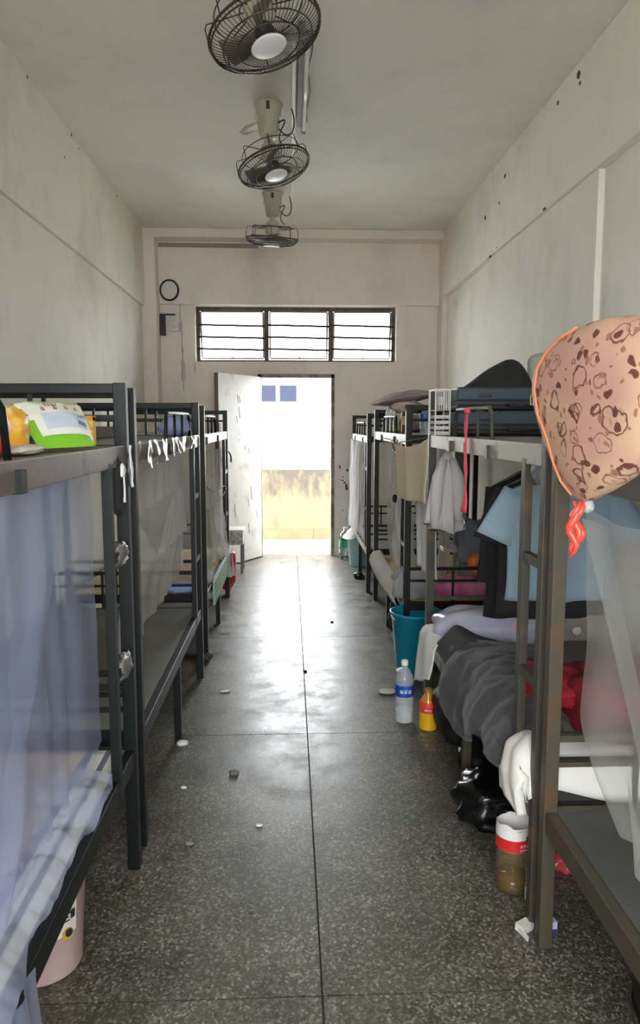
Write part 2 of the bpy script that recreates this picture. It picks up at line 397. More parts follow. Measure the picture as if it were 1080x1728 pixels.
MB().wire([hp(LW-.06, -.004, 1.32), hp(LW-.10, -.05, 1.32), hp(LW-.16, -.05, 1.26), hp(LW-.16, -.05, 1.20), hp(LW-.20, -.02, 1.19)], .010, 8).build('handle', DARK, leaf, smooth=True)
leafbox(.26, .54, -.004, 0, 1.455, 1.475).build('tape_strip', mat('white_tape', rgb(235, 234, 228), .5), leaf)
for k, (u, z, l) in enumerate(((.50,1.95,.10),(.46,1.93,.08),(.47,1.80,.12),(.52,1.70,.08),(.36,1.36,.05),(.28,1.33,.06),(.24,.88,.16),(.30,.74,.10),(.58,.70,.14),(.30,.45,.12),(.12,.58,.08))):
    MB().bar(hp(u, -.001, z), hp(u-.02, -.001, z-l), .005, .003).build('scratch', mat('scratch_brown', rgb(150, 142, 132), .8), leaf)

# ------------------------------------------------------------------ outside: access balcony, parapet, the opposite block
WHITE_OUT = mat('outdoor_white', rgb(240, 240, 236), .8)
struct('balcony_floor', MB().box(-6, 6, YF+.2, 10.62, -.16, -.02), mat('balcony_concrete', rgb(226, 224, 216), .7, var=.08))
def parapet_mat():
    m = bpy.data.materials.new('stained_yellow_render'); m.use_nodes = True; nt = m.node_tree; b = nt.nodes['Principled BSDF']; L = nt.links.new
    tc = nt.nodes.new('ShaderNodeTexCoord'); mp = nt.nodes.new('ShaderNodeMapping'); mp.inputs['Scale'].default_value = (1, 1, .45); L(tc.outputs['Object'], mp.inputs['Vector'])
    n = nt.nodes.new('ShaderNodeTexNoise'); n.inputs['Scale'].default_value = 6; n.inputs['Detail'].default_value = 9; n.inputs['Roughness'].default_value = .7; L(mp.outputs[0], n.inputs['Vector'])
    sx = nt.nodes.new('ShaderNodeSeparateXYZ'); L(tc.outputs['Object'], sx.inputs[0])
    mr = nt.nodes.new('ShaderNodeMapRange'); mr.inputs[1].default_value = .3; mr.inputs[2].default_value = .95; mr.inputs[3].default_value = -.12; mr.inputs[4].default_value = .20; L(sx.outputs['Z'], mr.inputs[0])
    ad = nt.nodes.new('ShaderNodeMath'); ad.operation = 'ADD'; L(n.outputs['Fac'], ad.inputs[0]); L(mr.outputs[0], ad.inputs[1])
    r = nt.nodes.new('ShaderNodeValToRGB'); L(ad.outputs[0], r.inputs[0]); e = r.color_ramp.elements
    e[0].position = .45; e[0].color = rgb(128, 117, 92); e[1].position = .68; e[1].color = rgb(82, 78, 72)
    L(r.outputs[0], b.inputs['Base Color']); b.inputs['Roughness'].default_value = .9
    return m
PAR = parapet_mat()
par = struct('balcony_parapet', MB().box(-6, 6, 10.48, 10.60, -.02, .97), PAR)
for (x0, x1) in ((-6, -1.2), (-1.195, .33), (.335, 1.6), (1.605, 6)):
    MB().box(x0, x1, 10.462, 10.48, -.02, .125).build('skirting_block', mat('skirting_render', rgb(122, 112, 88), .85, var=.15), par)
blk = tag(MB().box(-16, 16, 25, 34, -8, 3.9).build('opposite_building', WHITE_OUT), 'overexposed white block with dark windows beyond the balcony parapet', 'building')
WING = mat('far_window_glass', rgb(30, 34, 46), .6, spec=.1)
for i in range(-5, 6):
    for (dx) in (0.0, .68):
        x0 = -1.02 + i*3.0 + dx
        o = MB().box(x0, x0+.60, 24.93, 25.0, 2.30, 2.88).build('window', mat('far_window_frame', rgb(70, 74, 84), .6), blk)
        MB().box(x0+.03, x0+.57, 24.92, 24.935, 2.33, 2.85).build('pane', WING, o)
struct('balcony_ceiling', MB().box(-6, 6, YF+.2, 10.75, 3.32, 3.5), WHITE_OUT)
struct('ground', MB().box(-60, 60, -60, 60, -8.3, -8.0), mat('ground_concrete', rgb(190, 188, 180), .9))
struct('rear_light_shield', MB().box(-6, 6, YB-2.2, YB-.2, -.16, -.02), MATS['balcony_concrete'])  # unseen slab, added to keep sky light from rising into the rear opening
#PART2
# ------------------------------------------------------------------ ceiling conduit, tube light, orbit fans
WPLAST = mat('white_plastic', rgb(214, 212, 204), .45, var=.1)
struct('trim_2', MB().box(.026, .052, 2.2, 8.76, ZC-.016, ZC), WPLAST, bevel=.002)
tl = thing('tube_light', (.09, 5.0, 3.70), 'bare fluorescent tube on a dusty ceiling batten beside the conduit', 'lamp')
MB().box(.062, .098, 4.36, 5.70, 3.745, ZC).build('batten', mat('dusty_batten', rgb(120, 116, 108), .6, var=.3), tl, bevel=.003)
MB().tube([(.112, 4.42, 3.715), (.112, 5.66, 3.715)], .013, 12).build('tube', mat('unlit_tube', rgb(226, 226, 224), .25), tl, smooth=True)
for y in (4.39, 5.68): MB().box(.098, .126, y-.02, y+.02, 3.70, 3.76).build('end_socket', mat('grey_socket', rgb(80, 78, 74), .6), tl, bevel=.003)
MB().tube([(.135+.01*math.sin(i*1.3), 4.4+i*.13, 3.775+.008*math.sin(i*2.1)) for i in range(11)], .004, 6).build('supply_wire', mat('grey_wire', rgb(90, 86, 80), .7), tl)
FANB = mat('fan_cream_enamel', rgb(188, 184, 166), .45, var=.12)
FANW = mat('fan_guard_steel', rgb(64, 58, 50), .4, .6)
FAND = mat('fan_motor_dark', rgb(70, 66, 60), .5, .3)
BLADE = mat('fan_blade', rgb(116, 110, 98), .5)
BADGE = mat('fan_badge', rgb(226, 228, 230), .35)
def fan(x, y, tilt_x, tilt_y, label, drop, cx=0.0, cy=0.0):
    t = thing('orbit_fan', (x, y, ZC), label, 'fan', 'orbit fans in a row along the ceiling')
    bz = ZC
    MB().lathe([(.001, bz), (.098, bz), (.102, bz-.012), (.092, bz-.03), (.078, bz-.12), (.066, bz-.20), (.058, bz-.225), (.001, bz-.225)], (x, y, 0), 28).build('mount', FANB, t, smooth=True)
    MB().box(x-.012, x+.012, y-.107, y-.085, bz-.07, bz-.025).build('switch', FAND, t)
    for s in (-1, 1): MB().lathe([(.001, -.012), (.014, -.010), (.014, .010), (.001, .012)], (x+s*.082, y-.02, bz-.10), 12, Matrix.Rotation(PI/2, 3, 'Y')).build('mount_screw', WPLAST, t)
    M = Matrix.Rotation(tilt_y, 3, 'Y') @ Matrix.Rotation(tilt_x, 3, 'X')
    c = Vector((x+cx, y+cy, bz-drop))      # centre of the guard
    piv = Vector((x, y, bz-.225))
    body = MB().lathe([(.001, .16), (.05, .155), (.064, .12), (.066, .06), (.05, .035), (.02, .02), (.001, .02)], c, 24, M)
    body.tube([piv + Vector((0,0,.02)), (piv + (c + M @ Vector((0,0,.15))))/2, c + M @ Vector((0,0,.14))], .03, 12)
    body.build('motor', FANB, t, smooth=True)
    hub = MB().lathe([(.001, .03), (.035, .03), (.045, .0), (.035, -.02), (.001, -.02)], c, 20, M).build('hub', FAND, t, smooth=True)
    for k in range(3):
        a0 = 2*PI*k/3 + .4; bl = MB()
        def fb(u, v):
            r = .04 + .165*u; wd = (.35 + .65*math.sin(min(1, u*1.15)*PI*.62))*.62
            a = a0 + (v-.5)*wd*(1.25 - .2*u) + .25*u
            return c + M @ Vector((r*math.cos(a), r*math.sin(a), .004 + (v-.5)*.055))
        bl.grid(fb, 10, 6).build('blade', BLADE, hub, smooth=True, solid=.003)
    g = MB(); R = .25
    def ring(r, z, th=.0035, n=44): g.tube([c + M @ Vector((r*math.cos(2*PI*i/n), r*math.sin(2*PI*i/n), z)) for i in range(n)], th, 6, closed=True)
    ring(R, 0, .006); ring(R-.004, -.02, .004); ring(.2, -.052); ring(.14, -.062); ring(.075, -.066); ring(.20, .10, .003); ring(.085, .105, .003)
    n = 72
    for i in range(n):
        a = 2*PI*i/n; ca, sa = math.cos(a), math.sin(a)
        g.tube([c + M @ Vector((r*ca, r*sa, z)) for (r, z) in ((R, 0), (.235, -.03), (.2, -.052), (.14, -.063), (.07, -.067))], .0017, 4)
        if i % 9 == 0: g.tube([c + M @ Vector((r*ca, r*sa, z)) for (r, z) in ((R, 0), (R-.005, .085), (.235, .102), (.2, .103), (.06, .108))], .003, 5)
    g.build('guard', FANW, t)
    MB().lathe([(.001, -.062), (.078, -.062), (.080, -.068), (.070, -.073), (.001, -.075)], c, 28, M).build('badge', BADGE, t, smooth=True)
    # slack power lead to the conduit
    MB().wire([(x+.07, y-.01, bz-.17), (x+.12, y-.02, bz-.22), (x+.17, y, bz-.19), (x+.18, y+.02, bz-.10), (x+.16, y+.03, bz-.02)], .005, 6).build('power_lead', mat('dark_lead', rgb(56, 52, 48), .6), t, smooth=True)
    MB().wire([(x+.06, y-.03, bz-.14), (x+.13, y-.04, bz-.11), (x+.06, y-.02, bz-.23), (x+.11, y, bz-.29)], .005, 6).build('coil_lead', MATS['dark_lead'], t, smooth=True)
    return t
fan(-.11, 3.50, math.radians(-9), math.radians(-16), 'orbit ceiling fan nearest the camera, cut by the top edge, tilted guard', .49, .01, -.02)
f2 = fan(-.135, 5.43, math.radians(-10), math.radians(-15), 'middle orbit ceiling fan with cream mount and steeply tilted round guard', .42, .035, -.02)
MB().add(*((lambda c: ([c+Vector((-.16,0,.03)), c+Vector((-.06,-.02,.05)), c+Vector((-.06,.08,.04)), c+Vector((-.16,.08,.0)), c+Vector((-.2,.04,.0))], [(0,1,2,3,4)]))(Vector((-.135, 5.43, 3.62))))).build('bent_cover_plate', FANB, f2, solid=.004)
fan(-.15, 7.45, math.radians(9), math.radians(3), 'farthest orbit ceiling fan, hanging level in front of the window wall', .42, -.01, 0)

# ------------------------------------------------------------------ bunk beds
def paint(name, base, rust, amt):
    return mat(name, base, .45, 0.0, spec=.3, col2=rust, scale=7, lo=.30+amt*.2, hi=.42+amt*.2, bump=.08, bscale=60)
BLACKP = paint('black_green_enamel', rgb(19, 22, 22), rgb(30, 28, 26), .0)
BLACKP2 = paint('dark_enamel_far', rgb(18, 17, 16), rgb(30, 25, 21), .0)
RUSTP = paint('rusted_olive_enamel', rgb(74, 69, 56), rgb(88, 66, 50), .3)
RAILP = paint('pale_worn_enamel', rgb(150, 144, 130), rgb(110, 92, 74), .15)
RAILW = paint('pale_grey_rail', rgb(176, 174, 166), rgb(120, 112, 100), .0)
DECKG = mat('grey_ply', rgb(118, 116, 110), .65, var=.15, scale=3)
DECKD = mat('grey_brown_ply', rgb(120, 110, 100), .7, var=.2, scale=4)
BAMB = mat('bamboo_board', rgb(196, 168, 118), .6, var=.2, scale=5)
FOIL = mat('silver_tape', rgb(170, 168, 164), .35, .7, var=.3, scale=30)
GRP = 'steel bunk beds along both walls'
def bunk(label, xa, xw, y0, y1, H, du=1.545, dl=.46, lad='far', guard=None, pm=BLACKP, rail=None, lrail=None, ub=DECKG, lb=DECKG, post=.042, tapes=False, ml=None, holes=None):
    t = thing('bunk_bed', ((xa+xw)/2, (y0+y1)/2, 0), label, 'bunk bed', GRP)
    rail = rail or pm; lrail = lrail or pm; h = post/2; s = 1 if xw > xa else -1; w = post
    Y0, Y1 = y0+h, y1-h
    for x in (xa, xw):
        for y in (Y0, Y1): MB().box(x-h, x+h, y-h, y+h, 0, H).build('post', pm, t, bevel=.003)
        MB().box(x-.016, x+.016, Y0+h, Y1-h, du-.068, du).build('upper_side_rail', rail if x == xa else pm, t, bevel=.003)
        MB().box(x-.016, x+.016, Y0+h, Y1-h, dl-.065, dl).build('lower_side_rail', lrail if x == xa else pm, t, bevel=.003)
        MB().box(x-.018, x+.018, (ml or (y0+y1)/2)-.018, (ml or (y0+y1)/2)+.018, 0, dl-.065).build('middle_leg', lrail if lrail is RUSTP else pm, t, bevel=.002)
    if holes:
        for k in range(8):
            yk = holes[0]+(holes[1]-holes[0])*k/7
            MB().lathe([(.001, 0), (.009, 0), (.009, .001), (.001, .001)], (xa-s*.0165, yk, dl-.036), 12, Matrix.Rotation(-s*PI/2, 3, 'Y')).build('bolt_hole', mat('hole_black', rgb(8, 8, 8), .9), t)
    xi, xo = min(xa, xw)+h, max(xa, xw)-h
    for y in (Y0, Y1):
        MB().box(xi, xo, y-.014, y+.014, H-.036, H-.002).build('top_end_rail', pm, t, bevel=.003)
        e = MB().box(xi, xo, y-.009, y+.009, du+.085, du+.103).build('middle_end_rail', pm, t)
        for k in (.32, .68): MB().box(xi+(xo-xi)*k-.007, xi+(xo-xi)*k+.007, y-.007, y+.007, du, H-.036).build('end_spindle', pm, e)
        MB().box(xi, xo, y-.012, y+.012, du-.06, du-.004).build('upper_end_beam', pm, t)
        MB().box(xi, xo, y-.012, y+.012, dl-.06, dl).build('lower_end_beam', pm, t)
        e = MB().box(xi, xo, y-.009, y+.009, dl+.215, dl+.235).build('lower_end_rail', pm, t)
        MB().box(xi, xo, y-.008, y+.008, dl+.135, dl+.15).build('lower_middle_rail', pm, e)
        for k in (.34, .67): MB().box(xi+(xo-xi)*k-.007, xi+(xo-xi)*k+.007, y-.007, y+.007, dl, dl+.215).build('end_spindle', pm, e)
    xb0, xb1 = (xa+.018*s, xw-.018*s)
    MB().box(min(xb0,xb1), max(xb0,xb1), Y0+.014, Y1-.014, du-.018, du-.002).build('upper_board', ub, t)
    MB().box(min(xb0,xb1), max(xb0,xb1), Y0+.014, Y1-.014, dl-.018, dl-.002).build('lower_board', lb, t)
    # wall side guard of the upper bunk
    MB().tube([(xw, Y0+.4, du), (xw, Y0+.4, du+.13), (xw, Y1-.4, du+.13), (xw, Y1-.4, du)], .009, 8).build('wall_guard', pm, t)
    if guard:
        a, b = guard; g = MB(); gh = .125
        g.tube([(xa, a-.03, du-.05), (xa, a, du+gh-.02), (xa, a+.03, du+gh), (xa, b-.03, du+gh), (xa, b, du+gh-.02), (xa, b+.03, du-.05)], .0085, 8)
        for k in (.33, .66): g.tube([(xa, a+(b-a)*k, du-.04), (xa, a+(b-a)*k, du+gh)], .007, 8)
        go = g.build('guard_rail', pm, t, smooth=True)
        for y in (a-.03, b+.03): MB().box(xa-s*.016-.012, xa-s*.016+.012, y-.018, y+.018, du-.07, du-.02).build('guard_bracket', pm, go)
    if lad:
        yl = y1-.26 if lad == 'far' else y0+.22; yp = Y1-h if lad == 'far' else Y0+h
        xs_ = xa - s*.004
        st = MB().box(xs_-.014, xs_+.014, yl-.02, yl+.02, dl-.07, du-.05).build('ladder_stile', pm, t, bevel=.002)
        for z in (.80, 1.185):
            MB().bar((xs_, min(yl+.02 if lad == 'far' else yp, yp), z), (xs_, max(yp, yl-.02 if lad == 'near' else yp), z), .024, .03).build('rung', pm, st)
            if tapes:
                yc = (yl+yp)/2+.02
                lump((xs_-.0, yc, z), (.022, .065, .036), seed=z*9, amp=.35, sc=3, nu=20, nv=14, fold=.5, fsc=5).build('tape_wrap', FOIL, st, smooth=True)
    return t
LX, LW_ = -.575, -1.50
RX, RW_ = .785, 1.69
bunk('nearest dark steel bunk on the left, blue net hung below its upper deck', LX, LW_, .72, 2.617, 1.755, guard=(.95, 1.53), ub=DECKD, rail=paint('brown_grey_rail', rgb(96, 88, 80), rgb(70, 60, 52), 0), tapes=True, ml=1.1)
bunk('second dark steel bunk on the left, with a bare grey lower board', LX-.003, LW_, 2.725, 4.681, 1.745, guard=(3.55, 4.34), rail=RAILW)
bunk('third bunk on the left, just before the open door leaf', LX-.012, LW_, 5.02, 6.923, 1.735, guard=(5.2, 5.95), rail=RAILW, lb=BAMB, pm=BLACKP2)
bunk('nearest rusty bunk on the right, pink pouch on its top corner', RX, RW_, .27, 2.150, 1.74, du=1.515, dl=.45, guard=(.6, 1.3), pm=RUSTP, lrail=RUSTP, lad=None, lb=mat('dark_grey_ply', rgb(84, 84, 80), .6, var=.15, scale=3))
bunk('second bunk on the right, suitcases above and dark quilt below', RX, RW_, 2.205, 4.121, 1.80, du=1.556, dl=.415, lad='near', guard=(2.90, 3.52), pm=paint('worn_grey_enamel', rgb(64, 62, 53), rgb(88, 70, 52), .2), rail=RAILP, lrail=RAILP, holes=(2.40, 3.10))
bunk('third bunk on the right, bottles crowded on its upper deck', RX, RW_, 4.90, 6.755, 1.74, dl=.42, lad='near', guard=(5.5, 6.2), rail=RAILW, lb=BAMB, pm=BLACKP2)
bunk('farthest bunk on the right, close against the door wall', RX-.035, RW_, 7.03, 8.74, 1.71, dl=.42, du=1.50, guard=(7.5, 8.3), rail=RAILW, pm=BLACKP2, lad='near')
#PART3
# ------------------------------------------------------------------ shared bits for the belongings
NETB = net_mat('blue_netting', rgb(186, 198, 232), .36)
NETW = net_mat('white_netting', rgb(232, 232, 230), .36)
NETD = net_mat('dense_white_netting', rgb(234, 234, 232), .62)
NETH = net_mat('bunched_blue_netting', rgb(200, 208, 234), .50)
NETG = net_mat('grey_netting', rgb(214, 214, 212), .22)
FILM = clear_mat('clear_film', (0.90, 0.92, 0.94, 1), .04, .25)
PET = mat('clear_bottle_plastic', rgb(222, 228, 232), .06, alpha=.30, spec=.8)
WHITEC = mat('white_cotton', rgb(226, 226, 224), .9, bump=.15, bscale=40)
BLACKC = mat('black_cloth', rgb(26, 26, 28), .9, bump=.2, bscale=40)
WHITEP = mat('white_cap', rgb(232, 232, 230), .4)
INK = mat('dark_print', rgb(40, 40, 44), .7)
WINK = mat('white_print', rgb(240, 240, 238), .6)
def bottle(name, label, c, h, r, body, cap, lab=None, lz=(.35, .62), group=None, neck=.30, square=False, fill=None, capr=None):
    x, y, z = c; t = thing(name, c, label, 'bottle', group)
    if square:
        pr = [(.001, 0), (r*.92, 0), (r, .02*h), (r, .62*h), (r*.93, .70*h), (r*neck, .88*h), (r*neck, .93*h), (.001, .93*h)]
    else:
        pr = [(.001, .01*h), (r*.6, 0), (r*.95, .01*h), (r, .04*h), (r*.97, .12*h), (r, .18*h), (r*.95, .25*h), (r, .32*h), (r, .66*h), (r*.92, .74*h), (r*.6, .84*h), (r*neck, .90*h), (r*neck, .94*h), (.001, .94*h)]
    MB().lathe(pr, c, 24).build('body', body, t, smooth=True)
    cr = capr or r*neck*1.15
    MB().lathe([(.001, .925*h), (cr, .925*h), (cr, .995*h), (cr*.9, h), (.001, h)], c, 18).build('cap', cap, t)
    if lab: MB().shell([(r+.0012, lz[0]*h), (r+.0012, lz[1]*h)], c, 24).build('wrap_label', lab, t, smooth=True)
    if fill: MB().lathe([(.001, .012*h), (r*.92, .02*h), (r*.94, fill[0]*h), (.001, fill[0]*h)], c, 24).build('liquid', fill[1], t, smooth=True)
    return t
def pouch(p00, p10, p11, p01, bulge, nu=20, nv=14, wr=.006, seed=0):
    """Sealed packet: two bulging faces that meet along the edge."""
    a, b, c, d = map(Vector, (p00, p10, p11, p01)); n = (b-a).cross(d-a).normalized(); m = MB()
    def f(sg):
        def fn(u, v):
            p = (a*(1-u)+b*u)*(1-v)+(d*(1-u)+c*u)*v
            k = (max(0, math.sin(PI*u))*max(0, math.sin(PI*v)))**.55
            return p + n*sg*(bulge*k + (wr*nz(p, 18, seed) if k > .05 else 0))
        return fn
    m.grid(f(1), nu, nv); m.grid(f(-1), nu, nv); return m, n, f(1)
def shirt(name, label, c, hw, L, bw, m, sl=.16, sd=.18, hang=None, cuff=.085, depth=.045, seed=0, rot=0.0, hanger=True, lean=0.0):
    cx, cy, cz = c; t = thing(name, (cx, cy, cz-L), label, 'shirt'); b = MB(); R = Matrix.Rotation(rot, 3, 'Z')
    def P(x, y, z): return Vector((cx, cy, cz)) + R @ Vector((x, y, z))
    rings = []
    for (z, w_, d) in ((0, .065, .03), (-.015, .085, .035), (-.045, hw*.6, .04), (-.075, hw*.92, .04), (-.11, hw, .042), (-.20, bw+.015, depth), (-.20-(L-.2)*.35, bw, depth*1.1), (-.20-(L-.2)*.7, bw, depth*1.15), (-.20-(L-.2)*.9, bw+.004, depth*1.2), (-L, bw+.008, depth*1.2)):
        rg = []
        for k in range(32):
            a = 2*PI*k/32; x = w_*math.cos(a); y = d*math.sin(a)
            fo = .016*min(1, -z*2.5)*math.sin(x*34+seed+z*3) + .012*nz((x, seed, z), 9, seed)
            rg.append(P(x + lean*z, y+fo, z))
        rings.append(rg)
    b.loft(rings)
    for s in (-1, 1):
        p0 = Vector((s*(hw*.78), 0, -.085)); p1 = Vector((s*(hw+sl), 0, -.085-sd)); d = (p1-p0); rg2 = []
        nrm = Vector((-d.z, 0, d.x)).normalized()
        for i in range(6):
            q = p0 + d*(i/5); rr = .062 + (cuff-.062)*i/5; ring = []
            for k in range(16):
                a = 2*PI*k/16; v = q + nrm*rr*math.cos(a) + Vector((0, 1, 0))*rr*.42*math.sin(a)
                v.y += .008*nz(v, 12, seed+s)
                ring.append(P(v.x, v.y, v.z))
            rg2.append(ring)
        b.loft(rg2)
    b.build('garment', m, t, smooth=True)
    if hanger:
        g = MB().tube([P(-hw*.95, 0, -.085), P(-.05, 0, .005), P(.05, 0, .005), P(hw*.95, 0, -.085)], .006, 8)
        g.tube([P(0, 0, .0), P(0, 0, .045), P(.018, 0, .065), P(.0, 0, .085), P(-.018, 0, .07)], .003, 6)
        g.build('hanger', mat('hanger_plastic', rgb(60, 56, 56), .4), t, smooth=True)
    return t

# ------------------------------------------------------------------ nearest left bunk: net, mat, food, bucket
n1 = thing('mosquito_net', (-.62, 1.6, .46), 'sheer blue mosquito net hanging around the nearest left lower bunk', 'mosquito net')
patch((-.612, 1.30, 1.475), (-.612, 2.35, 1.475), (-.612, 2.37, .585), (-.62, 1.30, .56), 60, 40, 5, .010, (1,0,0), .012, 4, 1.0, grow=False).build('side_panel', NETB, n1, smooth=True)
patch((-.595, .95, 1.475), (-.595, 2.02, 1.475), (-.60, 1.50, .58), (-.63, .95, .54), 50, 40, 5, .014, (1,0,0), .014, 4, 2.0).build('front_flap', NETB, n1, smooth=True)
def hem(u, v):      # the loose bottom of the net, heaped along the bed edge and slipping over it
    y = .95 + 1.33*u; base = -.56 - .30*(1-v)
    lim = -.55 - .05*u + .03*math.sin(u*9) + .03*nz((u, 0, 0), 6)
    x = -.93 + (lim+.93)*v
    over = max(0, v-.86)/.14
    z = .492 + .06*abs(nz((x*3, y*3, 0), 1.7, 2)) + .05*abs(nz((x*9, y*7, 1), 1.3, 4)) + .02*abs(nz((x*22, y*18, 1), 1.2, 5)) + .03*math.sin(PI*v)*(1-u*.6)
    z -= over*(.10*(1-u)**1.2 + .01)
    x += over*.02
    return Vector((x, y, z))
MB().grid(hem, 110, 70).build('heaped_hem', NETH, n1, smooth=True)
patch((-.545, .95, .50), (-.525, 1.45, .50), (-.52, 1.36, .22), (-.54, .95, .10), 30, 16, 4, .018, (1,0,0), .015, 6, 5).build('hanging_hem', NETB, n1, smooth=True)
def stripe_mat():
    m = bpy.data.materials.new('striped_straw_mat'); m.use_nodes = True; nt = m.node_tree; b = nt.nodes['Principled BSDF']; L = nt.links.new
    tc = nt.nodes.new('ShaderNodeTexCoord'); sx = nt.nodes.new('ShaderNodeSeparateXYZ'); L(tc.outputs['Object'], sx.inputs[0])
    mr = nt.nodes.new('ShaderNodeMapRange'); mr.inputs[1].default_value = -.42; mr.inputs[2].default_value = .42; L(sx.outputs['X'], mr.inputs[0])
    r = nt.nodes.new('ShaderNodeValToRGB'); L(mr.outputs[0], r.inputs[0]); r.color_ramp.interpolation = 'CONSTANT'
    e = r.color_ramp.elements; e[0].position = 0; e[0].color = rgb(176, 152, 136); e[1].position = .80; e[1].color = rgb(214, 186, 160)
    for p, c in ((.86, (108, 112, 130)), (.895, (222, 222, 220)), (.945, (108, 112, 130)), (.965, (216, 214, 200))):
        x = e.new(p); x.color = rgb(*c)
    L(r.outputs[0], b.inputs['Base Color']); b.inputs['Roughness'].default_value = .7
    return m
STR = stripe_mat()
mt = MB().grid(lambda u, v: Vector((-1.445+.85*u, .78+1.75*v, .462+.014*math.sin(PI*min(1, max(0, u)))**.1 + .006*nz((u*4, v*6, 0), 1))), 30, 40)
mo = mt.build('sleeping_mat', STR, origin=(-1.02, 1.65, .462), smooth=True, solid=.012); tag(mo, 'beige straw mat with blue-grey edge stripes under the blue net', 'mat')
tag(lump((-1.22, 2.30, .53), (.20, .16, .07), 3, .15, 2, flat=.478).build('pillow', mat('blue_grey_pillow', rgb(120, 132, 160), .9), smooth=True), 'flat blue-grey pillow at the far end behind the blue net', 'pillow')
# food packets on the upper deck
g = thing('snack_bag', (-.6, 2.05, 1.546), 'green and white food packet lying tilted on the upper deck', 'food packet')
GRN = mat('lime_packet', rgb(128, 196, 44), .35)
pm, pn, pf = pouch((-.625, 1.90, 1.556), (-.545, 2.13, 1.556), (-.63, 2.30, 1.672), (-.745, 2.05, 1.672), .026, wr=.004)
if pn.x < 0: pn = -pn
pm.build('packet', GRN, g, smooth=True)
MB().grid(lambda u, v: pf(.10+.86*u, .17+.80*v) + pn*.0022, 16, 12).build('white_panel', mat('packet_white', rgb(232, 234, 226), .35), g, smooth=True)
MB().grid(lambda u, v: pf(.01+.30*u, .52+.45*v) + pn*.0018, 10, 8).build('white_panel', MATS['packet_white'], g, smooth=True)
MB().grid(lambda u, v: pf(.20+.70*u, .28+.34*v) + pn*.0034, 16, 8).build('blue_panel', mat('packet_pale_blue', rgb(200, 210, 228), .4), g, smooth=True)
ux = Vector((.08, .23, 0)); uz = Vector((-.1, .16, .116))
for i in range(4):
    glyphs(pf(.24+.17*i, .68) + pn*.004, ux, uz, 1, .020, pn, 10+i).build('lettering', mat('packet_red_print', rgb(150, 70, 60), .6), g)
glyphs(pf(.32, .80) + pn*.004, ux, uz, 4, .014, pn, 20).build('lettering', MATS['packet_red_print'], g)
for k in range(9): MB().add([pf(.72+.02*k, .33)+pn*.0045, pf(.731+.02*k, .33)+pn*.0045, pf(.731+.02*k, .43)+pn*.0045, pf(.72+.02*k, .43)+pn*.0045], [(0,1,2,3)]).build('barcode_bar', mat('slate_print', rgb(90, 104, 130), .6), g)
glyphs(pf(.74, .48)+pn*.0045, ux, uz, 3, .012, pn, 31).build('lettering', MATS['slate_print'], g)
pm2, _, _ = pouch((-.70, 2.12, 1.60), (-.60, 2.33, 1.60), (-.66, 2.37, 1.682), (-.76, 2.17, 1.682), .018); tag(pm2.build('snack_bag', mat('pale_green_packet', rgb(176, 196, 130), .4), smooth=True), 'pale green packet standing behind the white-fronted packet', 'food packet')
yb_ = thing('carton', (-.672, 2.48, 1.546), 'small yellow carton standing near the end rail of the upper deck', 'carton')
MB().box(-.712, -.636, 2.46, 2.50, 1.546, 1.642).build('box', mat('yellow_card', rgb(236, 178, 22), .5), yb_, bevel=.003)
MB().box(-.712, -.636, 2.459, 2.501, 1.628, 1.644).build('flap', mat('orange_card', rgb(206, 140, 30), .5), yb_)
tag(lump((-.665, 1.80, 1.60), (.045, .065, .055), 4, .25, 2.5, flat=1.547, fold=.1).build('snack_bag', mat('amber_packet', rgb(230, 170, 50), .35, col2=rgb(214, 200, 160), scale=12, lo=.35, hi=.5), smooth=True), 'amber plastic packet slumped between red and green packets', 'food packet')
tag(lump((-.675, 1.655, 1.612), (.055, .075, .068), 6, .3, 2.2, flat=1.547, fold=.12).build('snack_bag', mat('red_packet', rgb(214, 48, 40), .35, col2=rgb(240, 150, 130), scale=10, lo=.3, hi=.45), smooth=True), 'crumpled red plastic packet at the picture edge on the upper deck', 'food packet')
tag(lump((-.625, 1.80, 1.558), (.030, .075, .012), 8, .2, 3, flat=1.547).build('clear_wrapper', mat('grey_wrapper', rgb(186, 180, 168), .4), smooth=True), 'flattened grey wrapper at the foot of the amber packet', 'wrapper')
# cloth strip and pouch on the corner post
tag(patch((-.548, 2.575, 1.545), (-.548, 2.612, 1.545), (-.545, 2.622, 1.405), (-.545, 2.592, 1.40), 8, 20, 1, .006, (1,0,0), .004, 20, 1).build('cloth_strip', WHITEC, smooth=True, solid=.004), 'white rag strip tied to the corner of the nearest left upper deck', 'rag')
bk = thing('hanging_strap', (-.58, 2.47, 1.33), 'black strap with a white tag hanging beside the ladder stile', 'strap')
lump((-.565, 2.465, 1.415), (.018, .040, .095), 2, .25, 3, nu=14, nv=12).build('strap', BLACKC, bk, smooth=True)
lump((-.548, 2.47, 1.465), (.010, .024, .022), 5, .4, 4, nu=12, nv=8).build('tag', WHITEC, bk, smooth=True)
MB().tube([(-.546, 2.475, 1.45), (-.545, 2.478, 1.40), (-.546, 2.48, 1.36)], .004, 6).build('tag_string', WHITEC, bk)
